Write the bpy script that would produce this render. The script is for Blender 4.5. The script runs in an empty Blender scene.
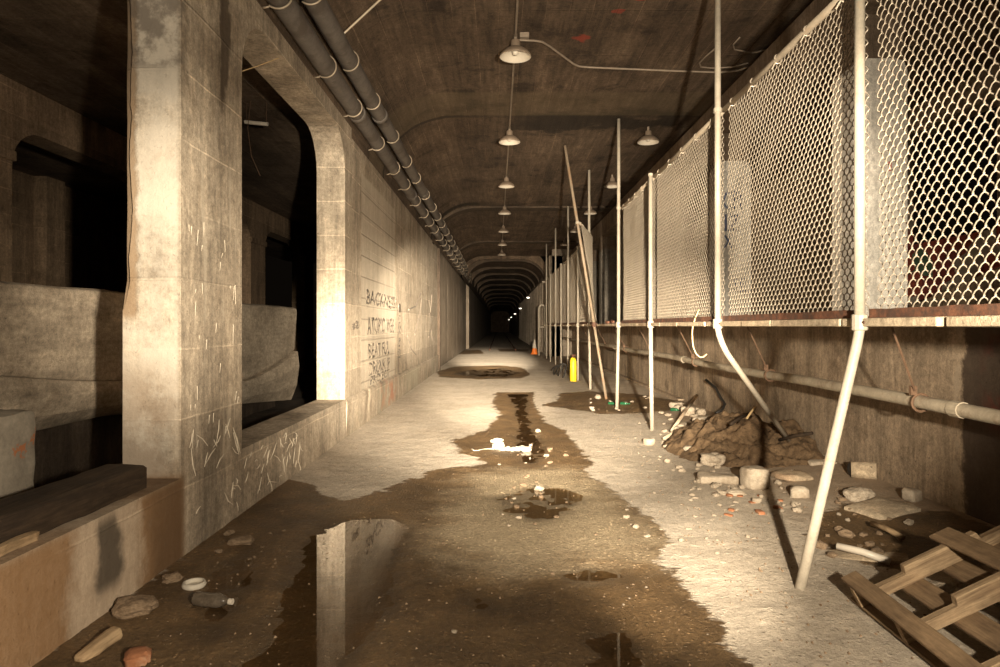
import bpy, bmesh, math, random
import numpy as np
from mathutils import Vector, Matrix, Quaternion
from mathutils import noise as mnoise

random.seed(7)
R = math.radians
SC = bpy.context.scene
COL = SC.collection
F, VX, VY, HC = 667.0, 499.0, 326.0, 1.4          # focal length in pixels, vanishing point, camera height


def P(px, py, z=0.0):
    """world point of a pixel on the horizontal plane z"""
    d = F * (HC - z) / (py - VY)
    return Vector(((px - VX) * d / F, d, z))


def PD(px, py, d):
    return Vector(((px - VX) * d / F, d, HC - (py - VY) * d / F))


# ------------------------------------------------------------------ objects
def tag(o, label=None, cat=None, group=None, kind=None):
    if label: o['label'] = label
    if cat: o['category'] = cat
    if group: o['group'] = group
    if kind: o['kind'] = kind
    return o


def empty(name, loc=(0, 0, 0), rz=0.0):
    o = bpy.data.objects.new(name, None)
    COL.objects.link(o)
    o.location = loc
    o.rotation_euler = (0, 0, rz)
    o.empty_display_size = 0.1
    return o


class MB:
    """collects shapes into one mesh"""

    def __init__(s):
        s.v = []
        s.f = []

    def add(s, vs, fs):
        b = len(s.v)
        s.v += [tuple(p) for p in vs]
        s.f += [tuple(i + b for i in f) for f in fs]
        return s

    def box(s, lo, hi, M=None):
        x0, y0, z0 = lo
        x1, y1, z1 = hi
        vs = [Vector(p) for p in ((x0, y0, z0), (x1, y0, z0), (x1, y1, z0), (x0, y1, z0),
                                  (x0, y0, z1), (x1, y0, z1), (x1, y1, z1), (x0, y1, z1))]
        if M is not None: vs = [M @ p for p in vs]
        return s.add(vs, [(0, 3, 2, 1), (4, 5, 6, 7), (0, 1, 5, 4), (1, 2, 6, 5), (2, 3, 7, 6), (3, 0, 4, 7)])

    def tube(s, pts, r, n=8, cap=True):
        pts = [Vector(p) for p in pts]
        m = len(pts)
        rs = r if isinstance(r, (list, tuple)) else [r] * m
        T = []
        for i in range(m):
            t = pts[min(i + 1, m - 1)] - pts[max(i - 1, 0)]
            T.append(t.normalized() if t.length > 1e-9 else Vector((0, 0, 1)))
        a = Vector((0, 0, 1)) if abs(T[0].z) < .9 else Vector((1, 0, 0))
        u = T[0].cross(a).normalized()
        vs = []
        for i in range(m):
            u = (u - T[i] * u.dot(T[i]))
            u = u.normalized() if u.length > 1e-6 else T[i].orthogonal().normalized()
            w = T[i].cross(u)
            for k in range(n):
                q = 2 * math.pi * k / n
                vs.append(pts[i] + (u * math.cos(q) + w * math.sin(q)) * rs[i])
        fs = []
        for i in range(m - 1):
            for k in range(n):
                k2 = (k + 1) % n
                fs.append((i * n + k, i * n + k2, (i + 1) * n + k2, (i + 1) * n + k))
        if cap:
            fs.append(tuple(range(n - 1, -1, -1)))
            fs.append(tuple((m - 1) * n + k for k in range(n)))
        return s.add(vs, fs)

    def lathe(s, prof, n=24, o=(0, 0, 0), M=None):
        vs, fs = [], []
        o = Vector(o)
        m = len(prof)
        for (r, z) in prof:
            for k in range(n):
                q = 2 * math.pi * k / n
                p = Vector((r * math.cos(q), r * math.sin(q), z))
                if M is not None: p = M @ p
                vs.append(p + o)
        for i in range(m - 1):
            for k in range(n):
                k2 = (k + 1) % n
                fs.append((i * n + k, i * n + k2, (i + 1) * n + k2, (i + 1) * n + k))
        return s.add(vs, fs)

    def prism(s, poly, axis, a, b):
        """poly in the two other axes, extruded along axis from a to b"""
        n = len(poly)
        def mk(p, t):
            if axis == 0: return (t, p[0], p[1])
            if axis == 1: return (p[0], t, p[1])
            return (p[0], p[1], t)
        vs = [mk(p, a) for p in poly] + [mk(p, b) for p in poly]
        fs = [tuple(range(n)), tuple(range(2 * n - 1, n - 1, -1))]
        for i in range(n):
            j = (i + 1) % n
            fs.append((i, i + n, j + n, j))
        return s.add(vs, fs)

    def build(s, name, mat, parent=None, smooth=False, bevel=0.0, seg=2, recalc=True):
        me = bpy.data.meshes.new(name)
        me.from_pydata(s.v, [], s.f)
        if recalc:
            bm = bmesh.new()
            bm.from_mesh(me)
            bmesh.ops.recalc_face_normals(bm, faces=bm.faces)
            bm.to_mesh(me)
            bm.free()
        if smooth:
            me.polygons.foreach_set('use_smooth', [True] * len(me.polygons))
        me.materials.append(mat)
        me.update()
        o = bpy.data.objects.new(name, me)
        COL.objects.link(o)
        if parent is not None: o.parent = parent
        if bevel > 0:
            m = o.modifiers.new('bevel', 'BEVEL')
            m.width = bevel
            m.segments = seg
            m.limit_method = 'ANGLE'
            m.angle_limit = R(35)
        return o


def copy_tree(o, parent=None):
    c = o.copy()
    COL.objects.link(c)
    if parent is not None: c.parent = parent
    for ch in [x for x in o.children]:
        copy_tree(ch, c)
    return c


# ------------------------------------------------------------------ materials
class NT:
    def __init__(s, name):
        s.m = bpy.data.materials.new(name)
        s.m.use_nodes = True
        s.t = s.m.node_tree
        s.b = s.t.nodes['Principled BSDF']
        s.pos = s.t.nodes.new('ShaderNodeNewGeometry').outputs['Position']
        s.objc = None

    def n(s, typ, out=0, props=None, **inp):
        nd = s.t.nodes.new(typ)
        for k, v in (props or {}).items(): setattr(nd, k, v)
        for k, v in inp.items():
            i = int(k[1:]) if k[0] == 'i' and k[1:].isdigit() else k.replace('_', ' ')
            s.set(nd.inputs[i], v)
        return nd.outputs[out]

    def set(s, sock, v):
        if isinstance(v, bpy.types.NodeSocket): s.t.links.new(v, sock)
        else: sock.default_value = v

    def math(s, op, a, b=0.0, c=0.0, clamp=False):
        return s.n('ShaderNodeMath', props={'operation': op, 'use_clamp': clamp}, i0=a, i1=b, i2=c)

    def noise(s, scale, detail=4.0, rough=.55, vec=None, dist=0.0):
        return s.n('ShaderNodeTexNoise', Vector=vec if vec is not None else s.pos, Scale=scale, Detail=detail,
                   Roughness=rough, Distortion=dist)

    def map(s, scale, loc=(0, 0, 0), vec=None):
        return s.n('ShaderNodeMapping', Vector=vec if vec is not None else s.pos, Scale=scale, Location=loc)

    def step(s, v, a, b, lo=0.0, hi=1.0):
        return s.n('ShaderNodeMapRange', props={'interpolation_type': 'SMOOTHSTEP'}, Value=v, From_Min=a, From_Max=b,
                   To_Min=lo, To_Max=hi)

    def lin(s, v, a, b, lo=0.0, hi=1.0):
        return s.n('ShaderNodeMapRange', Value=v, From_Min=a, From_Max=b, To_Min=lo, To_Max=hi)

    def mix(s, f, a, b, mode='MIX'):
        nd = s.t.nodes.new('ShaderNodeMix')
        nd.data_type = 'RGBA'
        nd.blend_type = mode
        col = lambda c: (*c, 1.0) if isinstance(c, tuple) and len(c) == 3 else c
        s.set(nd.inputs[0], f)
        s.set(nd.inputs[6], col(a))
        s.set(nd.inputs[7], col(b))
        return nd.outputs[2]

    def mul(s, c, f):
        """multiply a colour by a scalar socket"""
        g = s.n('ShaderNodeCombineColor', i0=f, i1=f, i2=f)
        return s.mix(1.0, c, g, 'MULTIPLY')

    def xyz(s, vec=None):
        nd = s.t.nodes.new('ShaderNodeSeparateXYZ')
        s.t.links.new(vec if vec is not None else s.pos, nd.inputs[0])
        return nd.outputs

    def bump(s, h, strength=.5, dist=.02, normal=None):
        nd = s.t.nodes.new('ShaderNodeBump')
        nd.inputs['Strength'].default_value = strength
        nd.inputs['Distance'].default_value = dist
        s.t.links.new(h, nd.inputs['Height'])
        if normal is not None: s.t.links.new(normal, nd.inputs['Normal'])
        return nd.outputs[0]

    def obj(s):
        if s.objc is None:
            s.objc = s.t.nodes.new('ShaderNodeTexCoord').outputs['Object']
        return s.objc

    def out(s, color=None, rough=None, normal=None, **kw):
        if color is not None: s.set(s.b.inputs['Base Color'], (*color, 1.0) if isinstance(color, tuple) else color)
        if rough is not None: s.set(s.b.inputs['Roughness'], rough)
        if normal is not None: s.set(s.b.inputs['Normal'], normal)
        for k, v in kw.items(): s.set(s.b.inputs[k.replace('_', ' ')], v)
        return s.m


def lines(t, coord, spacing, width, wobble=None):
    """thin joint lines every spacing along a coordinate: 1 on the line"""
    c = coord if wobble is None else t.math('ADD', coord, wobble)
    f = t.math('FRACT', t.math('DIVIDE', c, spacing))
    d = t.math('ABSOLUTE', t.math('SUBTRACT', f, .5))
    return t.step(d, .5 - width / spacing, .5 - .2 * width / spacing)


def boards_tone(t, coord, spacing, amount):
    k = t.math('FLOOR', t.math('DIVIDE', coord, spacing))
    w = t.n('ShaderNodeTexWhiteNoise', props={'noise_dimensions': '1D'}, W=k)
    return t.lin(w, 0, 1, 1 - amount, 1 + amount)


def concrete(name, c1, c2, c3, boards=None, spacing=.16, cross=None, streak=(4, 4, .35), bump=.5, stain=.6,
             extra=None, rough=.88, patch=None):
    t = NT(name)
    big = t.noise(.55, 6, .62)
    col = t.mix(t.step(big, .32, .68), c1, c2)
    st = t.noise(1.35, 7, .68, dist=.4)
    col = t.mix(t.math('MULTIPLY', t.step(st, .52, .66), stain), col, c3)
    sk = t.noise(1.0, 5, .6, vec=t.map(streak))
    col = t.mul(col, t.lin(sk, .25, .75, .62, 1.34))
    fine = t.noise(22, 6, .7)
    col = t.mul(col, t.lin(fine, .25, .75, .62, 1.34))
    med = t.noise(5, 6, .65)
    col = t.mul(col, t.lin(med, .25, .75, .76, 1.22))
    grain = t.noise(95, 4, .7)
    col = t.mul(col, t.lin(grain, .28, .72, .70, 1.30))
    fsk = t.noise(1.0, 5, .7, vec=t.map(tuple(q * 7 for q in streak)))
    col = t.mul(col, t.lin(fsk, .28, .72, .74, 1.26))
    pit = t.step(t.noise(38, 4, .6), .62, .70)
    col = t.mul(col, t.lin(t.math('MULTIPLY', pit, t.step(t.noise(2.3, 3), .45, .6)), 0, 1, 1, .5))
    h = t.math('ADD', t.math('MULTIPLY', fine, .35), t.math('MULTIPLY', med, .5))
    h = t.math('ADD', h, t.math('MULTIPLY', grain, .15))
    h = t.math('SUBTRACT', h, t.math('MULTIPLY', pit, .2))
    X = t.xyz()
    wob = t.math('MULTIPLY', t.math('SUBTRACT', t.noise(2.0, 3), .5), .03)
    if boards is not None:
        c = X[boards]
        col = t.mul(col, boards_tone(t, c, spacing, .10))
        ln = lines(t, c, spacing, .010, wob)
        vis = t.step(t.noise(.9, 3), .42, .62)
        ln = t.math('MULTIPLY', ln, vis)
        col = t.mul(col, t.lin(ln, 0, 1, 1, 1.7))
        h = t.math('ADD', h, t.math('MULTIPLY', ln, .35))
    if cross is not None:
        ln = lines(t, X[cross[0]], cross[1], .014, wob)
        col = t.mul(col, t.lin(t.math('MULTIPLY', ln, t.step(t.noise(1.1, 3), .4, .6)), 0, 1, 1, 1.2))
        h = t.math('ADD', h, t.math('MULTIPLY', ln, .5))
    if extra is not None:
        col, h = extra(t, col, h, X)
    return t.out(col, rough, t.bump(h, bump, .03), Specular_IOR_Level=.25)


def box_mask(t, X, lo, hi, soft=.04):
    m = None
    for i in range(3):
        if lo[i] is not None:
            a = t.step(X[i], lo[i] - soft, lo[i] + soft)
            m = a if m is None else t.math('MULTIPLY', m, a)
        if hi[i] is not None:
            a = t.step(X[i], hi[i] - soft, hi[i] + soft, 1.0, 0.0)
            m = a if m is None else t.math('MULTIPLY', m, a)
    return m


def wall_extra(t, col, h, X):
    # blockwork infill panel beyond the arched opening
    m = box_mask(t, X, (None, 9.35, .5), (None, 12.35, 3.55), .03)
    col = t.mix(t.math('MULTIPLY', m, .55), col, (.56, .49, .40))
    ln = t.math('MULTIPLY', lines(t, X[2], .30, .016), m)
    k = t.math('MULTIPLY', t.math('MODULO', t.math('FLOOR', t.math('DIVIDE', X[2], .30)), 2.0), .4)
    lv = t.math('MULTIPLY', t.math('MULTIPLY', lines(t, t.math('ADD', X[1], k), .80, .014), m), .5)
    ln = t.math('MAXIMUM', ln, lv)
    col = t.mul(col, t.lin(ln, 0, 1, 1, .72))
    h = t.math('SUBTRACT', h, t.math('MULTIPLY', ln, .6))
    # brown and grey bands of the low wall beside the near bay
    wb = t.math('MULTIPLY', t.math('SUBTRACT', t.noise(2.2, 5, .65), .5), .5)
    yb = t.math('ADD', X[1], wb)
    low = box_mask(t, X, (None, None, None), (None, 4.02, .5), .05)
    grey = t.math('MULTIPLY', t.step(yb, 2.92, 3.10), t.step(yb, 3.40, 3.62, 1, 0))
    n = t.noise(1.6, 5, .65)
    br = t.math('MULTIPLY', t.math('MULTIPLY', low, t.math('SUBTRACT', 1.0, grey)), t.step(n, .22, .46))
    col = t.mix(t.math('MULTIPLY', br, .85), col, (.25, .135, .058))
    gr = t.math('MULTIPLY', low, grey)
    col = t.mix(t.math('MULTIPLY', gr, .6), col, (.52, .39, .28))
    dk = t.math('MULTIPLY', low, t.step(yb, 3.5, 3.85))
    col = t.mix(t.math('MULTIPLY', dk, .6), col, (.085, .05, .027))
    # whiter tone on the end face of the pier
    pale_end = t.math('MULTIPLY', box_mask(t, X, (None, 3.9, .5), (-1.915, 4.03, None), .02), t.step(t.noise(1.9, 7, .68), .30, .55))
    col = t.mix(t.math('MULTIPLY', pale_end, .8), col, (.60, .54, .46))
    # browner strip where the arris broke away
    e_ = t.math('ADD', X[0], t.math('MULTIPLY', t.math('SUBTRACT', t.noise(5, 6, .68), .5), .10))
    bk = t.math('MULTIPLY', t.step(e_, -2.185, -2.15, 1, 0), box_mask(t, X, (None, 3.9, 1.45), (-2.0, 4.2, None), .03))
    col = t.mix(t.math('MULTIPLY', bk, .85), col, (.26, .175, .105))
    h = t.math('SUBTRACT', h, t.math('MULTIPLY', bk, .3))
    # pale drips on the pier side
    dr = t.math('MULTIPLY', t.step(t.noise(1.0, 5, .6, vec=t.map((9, 9, .8))), .55, .68), box_mask(t, X, (-1.95, 4.0, .5), (None, 4.95, None), .03))
    col = t.mix(t.math('MULTIPLY', dr, .5), col, (.52, .45, .36))
    # dark grey tone over the top of the pier front, brown at its foot
    tp = t.math('MULTIPLY', box_mask(t, X, (None, 3.9, 2.95), (None, 4.03, None), .05), t.step(t.noise(3.4, 6, .7), .40, .56))
    col = t.mix(t.math('MULTIPLY', tp, .75), col, (.13, .105, .085))
    ft_ = t.math('MULTIPLY', box_mask(t, X, (None, 3.9, .4), (-1.93, 4.03, 1.15), .12), t.step(t.noise(2.6, 6, .7), .34, .55))
    col = t.mix(t.math('MULTIPLY', ft_, .7), col, (.21, .13, .075))
    # dark damp run on the pier face under the pipe
    w = t.math('MULTIPLY', t.math('SUBTRACT', t.noise(3.0, 5), .5), .35)
    yy = t.math('ADD', X[1], w)
    wid = t.lin(X[2], 2.75, 4.1, .02, .17)
    dd = t.math('ABSOLUTE', t.math('SUBTRACT', yy, 4.60))
    run = t.math('MULTIPLY', t.step(t.math('SUBTRACT', dd, wid), -.03, .03, 1, 0), t.step(X[2], 2.8, 3.0))
    col = t.mix(t.math('MULTIPLY', run, .85), col, (.07, .05, .035))
    dd2 = t.math('ABSOLUTE', t.math('SUBTRACT', yy, 3.25))
    run2 = t.math('MULTIPLY', t.step(dd2, .06, .13, 1, 0), box_mask(t, X, (None, None, .12), (None, 3.9, .47), .05))
    col = t.mix(t.math('MULTIPLY', run2, .85), col, (.05, .04, .03))
    # red lead paint ghosts on the plinth
    rp = t.math('MULTIPLY', box_mask(t, X, (None, 10.6, .05), (None, 12.3, .46), .1), t.step(t.noise(3.1, 4), .45, .6))
    col = t.mix(t.math('MULTIPLY', rp, .7), col, (.42, .17, .10))
    gp = t.math('MULTIPLY', box_mask(t, X, (None, 8.3, .0), (None, 20, .46), .05), t.step(t.noise(.9, 4), .5, .62))
    col = t.mix(t.math('MULTIPLY', gp, .4), col, (.30, .29, .22))
    return col, h


def ceil_extra(t, col, h, X):
    # wet black patch across the vault beside the rib and a smooth greenish strip in front of it
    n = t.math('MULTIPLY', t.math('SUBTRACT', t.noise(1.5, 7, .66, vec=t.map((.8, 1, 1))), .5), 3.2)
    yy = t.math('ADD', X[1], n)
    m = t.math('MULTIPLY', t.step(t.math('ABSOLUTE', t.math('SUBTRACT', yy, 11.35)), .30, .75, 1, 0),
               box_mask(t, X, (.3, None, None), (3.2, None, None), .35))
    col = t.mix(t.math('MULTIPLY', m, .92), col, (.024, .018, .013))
    fs = t.noise(1.0, 5, .65, vec=t.map((13, .9, 13)))
    col = t.mul(col, t.lin(fs, .28, .72, .66, 1.36))
    m2 = box_mask(t, X, (None, 9.9, None), (None, 11.0, None), .05)
    col = t.mix(t.math('MULTIPLY', m2, .35), col, (.13, .10, .06))
    jm = t.math('MULTIPLY', t.step(t.math('ABSOLUTE', t.math('SUBTRACT', t.math('ADD', X[1], t.math('MULTIPLY', n, .06)), 18.95)), .12, .3, 1, 0),
                t.step(X[0], -.9, -.1, 1, 0))
    col = t.mix(t.math('MULTIPLY', jm, .9), col, (.02, .015, .011))
    jm = t.math('MULTIPLY', t.step(t.math('ABSOLUTE', t.math('SUBTRACT', t.math('ADD', X[1], t.math('MULTIPLY', n, .06)), 11.05)), .03, .09, 1, 0),
                t.step(X[0], -.9, .1, 1, .4))
    col = t.mix(t.math('MULTIPLY', jm, .8), col, (.03, .022, .016))
    for (x, y, r) in ((.98, 8.05, .11), (1.32, 7.35, .07), (1.5, 7.0, .1)):
        dx = t.math('SUBTRACT', X[0], x)
        dy = t.math('SUBTRACT', X[1], y)
        d = t.math('SQRT', t.math('ADD', t.math('MULTIPLY', dx, dx), t.math('MULTIPLY', dy, dy)))
        d = t.math('ADD', d, t.math('MULTIPLY', t.math('SUBTRACT', t.noise(7, 4), .5), .25))
        col = t.mix(t.math('MULTIPLY', t.step(d, r * .6, r, 1, 0), .7), col, (.30, .05, .03))
    return col, h


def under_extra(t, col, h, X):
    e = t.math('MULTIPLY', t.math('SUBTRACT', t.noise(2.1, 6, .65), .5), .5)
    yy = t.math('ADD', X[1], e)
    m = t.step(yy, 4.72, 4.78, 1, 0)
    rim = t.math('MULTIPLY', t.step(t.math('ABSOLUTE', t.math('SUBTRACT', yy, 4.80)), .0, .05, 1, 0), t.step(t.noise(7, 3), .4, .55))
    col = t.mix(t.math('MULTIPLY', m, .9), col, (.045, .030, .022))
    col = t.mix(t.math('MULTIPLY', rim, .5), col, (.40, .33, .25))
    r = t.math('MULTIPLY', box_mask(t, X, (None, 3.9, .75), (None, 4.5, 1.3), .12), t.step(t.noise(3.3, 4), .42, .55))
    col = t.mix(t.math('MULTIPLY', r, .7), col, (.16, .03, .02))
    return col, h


def graffiti_extra(t, col, h, X):
    m = box_mask(t, X, (None, 3.6, 1.7), (None, 9.6, 2.75), .08)
    v = t.n('ShaderNodeTexVoronoi', 'Color', Vector=t.map((1, 1.6, 2.4)), Scale=1.5, Randomness=1.0)
    hsv = t.n('ShaderNodeSeparateColor', Color=v)
    ramp = t.t.nodes.new('ShaderNodeValToRGB')
    ramp.color_ramp.interpolation = 'CONSTANT'
    cs = [(0, (.42, .07, .05)), (.34, (.55, .5, .44)), (.55, (.30, .04, .04)), (.74, (.10, .22, .14)), (.86, (.5, .46, .42))]
    el = ramp.color_ramp.elements
    while len(el) < len(cs): el.new(.5)
    for e, (p, c) in zip(el, cs):
        e.position = p
        e.color = (*c, 1)
    t.t.links.new(hsv, ramp.inputs[0])
    col = t.mix(t.math('MULTIPLY', m, .85), col, ramp.outputs[0])
    return col, h


def simple(name, c, rough=.6, var=.2, scale=12, bump=.15, metal=0.0, c2=None, thr=(.45, .65), spec=.4):
    t = NT(name)
    v = t.obj()
    n = t.noise(scale, 5, .6, vec=v)
    col = t.mul((*c, 1.0), t.lin(n, .25, .75, 1 - var, 1 + var))
    n4 = t.noise(scale * 5, 4, .7, vec=v)
    col = t.mul(col, t.lin(n4, .28, .72, 1 - var * .8, 1 + var * .8))
    if c2 is not None:
        n2 = t.noise(scale * .6, 6, .7, vec=v)
        col = t.mix(t.step(n2, *thr), col, c2)
    return t.out(col, rough, t.bump(n, bump, .01), Metallic=metal, Specular_IOR_Level=spec)


M = {}
M['wall'] = concrete('concrete wall', (.44, .37, .29), (.33, .27, .205), (.20, .155, .11), boards=2, spacing=.42,
                     cross=(2, 1.68), extra=wall_extra)
M['wall_far'] = concrete('far concrete wall', (.34, .28, .22), (.27, .22, .17), (.18, .14, .10), streak=(3, 3, .3), boards=1, spacing=1.1)
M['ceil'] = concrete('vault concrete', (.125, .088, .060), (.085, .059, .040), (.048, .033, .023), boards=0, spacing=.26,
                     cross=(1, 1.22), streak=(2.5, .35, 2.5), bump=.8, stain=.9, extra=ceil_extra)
M['ceil2'] = concrete('aisle ceiling concrete', (.16, .115, .08), (.105, .075, .052), (.055, .038, .027), boards=0, spacing=.3,
                      cross=(1, 2.1), streak=(2.5, .3, 2.5), bump=.6)
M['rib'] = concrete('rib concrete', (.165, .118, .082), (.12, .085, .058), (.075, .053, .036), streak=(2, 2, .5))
M['ribdark'] = concrete('dimmed rib concrete', (.075, .054, .038), (.055, .039, .027), (.035, .025, .018), streak=(2, 2, .5))  # darker copy of the rib concrete, weak light on the ribs put into the colour
M['arc2'] = concrete('inner arcade concrete', (.30, .21, .14), (.20, .14, .09), (.10, .068, .043), boards=2, spacing=.3)
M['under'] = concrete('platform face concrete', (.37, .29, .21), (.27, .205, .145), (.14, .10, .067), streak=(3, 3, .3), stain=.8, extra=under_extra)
M['slab'] = concrete('platform slab concrete', (.52, .43, .32), (.42, .33, .23), (.25, .15, .09), streak=(3, 3, 3))
M['colw'] = concrete('white painted concrete', (.84, .80, .73), (.76, .71, .64), (.55, .48, .40), stain=.3, bump=.25)
M['colb'] = concrete('brown bare concrete', (.22, .165, .12), (.17, .125, .09), (.11, .08, .06), bump=.4)
M['graf'] = concrete('platform back wall', (.44, .36, .28), (.33, .265, .20), (.17, .135, .105), boards=2, spacing=.6, extra=graffiti_extra)
M['barrier'] = concrete('smooth grey concrete', (.46, .385, .30), (.38, .31, .235), (.25, .195, .14), streak=(.6, .6, 3), bump=.25, stain=.5)
M['ground'] = concrete('dark track bed', (.075, .055, .04), (.05, .037, .027), (.03, .022, .016), bump=.9)
M['post'] = simple('galvanised pipe', (.37, .325, .262), .5, .16, 14, .12, .0, (.40, .30, .20), (.60, .72))
M['postrust'] = simple('rusty pipe', (.24, .185, .13), .65, .2, 10, .2, .0, (.27, .16, .09), (.50, .66))
M['dullpipe'] = simple('dull pale pipe', (.34, .29, .22), .7, .2, 8, .2, 0, (.22, .165, .115), (.5, .68))
M['rod'] = simple('brown iron rod', (.13, .075, .045), .8, .3, 20, .3)
M['coatg'] = concrete('grey column coat', (.20, .175, .15), (.165, .145, .12), (.11, .09, .07), bump=.3)  # grey version of the coat for the farther columns
M['wire'] = simple('galvanised wire', (.40, .34, .27), .42, .1, 30, .05, .25)
M['rail'] = simple('grey top rail', (.36, .30, .23), .55, .15, 12, .1, 0.0, (.36, .27, .19), (.55, .68))
M['rust'] = simple('rusted iron', (.15, .062, .034), .85, .35, 18, .5, 0.0, (.07, .038, .026), (.42, .62))
M['pipe'] = simple('grey pipe', (.135, .118, .105), .62, .2, 7, .2, 0.0, (.095, .078, .066), (.45, .62))
M['hook'] = simple('bare steel hook', (.45, .37, .28), .4, .1, 20, .05, .3)
M['shade'] = simple('enamelled brown shade', (.20, .15, .11), .5, .2, 10, .1)
M['enamel'] = simple('white enamel', (.58, .52, .44), .35, .06, 10, .03)
M['conduit'] = simple('grey conduit', (.24, .19, .145), .6, .2, 9, .1)
M['dirt'] = concrete('brown soil', (.17, .112, .064), (.125, .08, .045), (.07, .045, .027), streak=(3, 3, 3), bump=1.0)
M['stone'] = simple('pale rubble', (.40, .335, .26), .95, .3, 14, .8, 0, (.26, .205, .15), (.45, .65))
M['stone2'] = simple('brown rubble', (.24, .17, .11), .95, .3, 14, .8, 0, (.15, .10, .06), (.45, .65))
M['brick'] = simple('orange brick', (.30, .125, .06), .9, .25, 16, .6, 0, (.36, .22, .14), (.5, .7))
M['white'] = simple('white rag', (.50, .455, .385), .8, .1, 20, .4)
M['yellow'] = simple('yellow paint', (.85, .62, .02), .4, .05, 8, .05)
M['orange'] = simple('orange plastic', (.80, .20, .03), .5, .05, 8, .05)
M['black'] = simple('black rubber', (.025, .022, .02), .6, .2, 10, .1)
M['green'] = simple('green glass', (.015, .085, .035), .15, .1, 8, .05)
M['cable'] = simple('pale cable', (.62, .45, .24), .55, .15, 12, .1)
M['inkb'] = simple('worn black paint', (.07, .058, .048), .85, .3, 20, .1, 0, (.30, .25, .195), (.47, .56))
M['inkblue'] = simple('blue spray paint', (.13, .15, .24), .8, .2, 20, .1)
M['scratch'] = simple('pale scratches', (.62, .54, .43), .9, .15, 20, .2)
M['smudge'] = simple('grey mould', (.17, .14, .11), .9, .3, 20, .3)
M['masonry'] = simple('broken masonry', (.29, .25, .20), .92, .25, 6, .6, 0, (.42, .16, .07), (.60, .64))
M['plastic'] = simple('clear grimy plastic', (.10, .08, .06), .2, .4, 14, .3)


def wood(name, c1, c2, scale=1.0, axis=0):
    t = NT(name)
    v = t.n('ShaderNodeMapping', Vector=t.obj(), Scale=(1.2 * scale, 14 * scale, 14 * scale) if axis == 0 else (14 * scale, 1.2 * scale, 14 * scale))
    n = t.noise(2.2, 6, .65, vec=v, dist=.5)
    col = t.mix(t.step(n, .3, .7), c1, c2)
    n2 = t.noise(5, 6, .7, vec=t.obj())
    col = t.mul(col, t.lin(n2, .25, .75, .55, 1.3))
    n3 = t.noise(9, 5, .7, vec=v)
    col = t.mul(col, t.lin(n3, .25, .75, .75, 1.25))
    return t.out(col, .8, t.bump(n, .35, .008), Specular_IOR_Level=.25)


M['pallet'] = wood('weathered pallet pine', (.36, .26, .16), (.16, .105, .062))
M['pallet2'] = wood('dirty pallet pine', (.25, .17, .10), (.14, .092, .055), axis=1)
M['timber'] = wood('dark soaked timber', (.06, .039, .024), (.024, .016, .011), axis=1)
M['split'] = wood('fresh split wood', (.42, .30, .18), (.26, .175, .10), axis=1)


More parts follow.
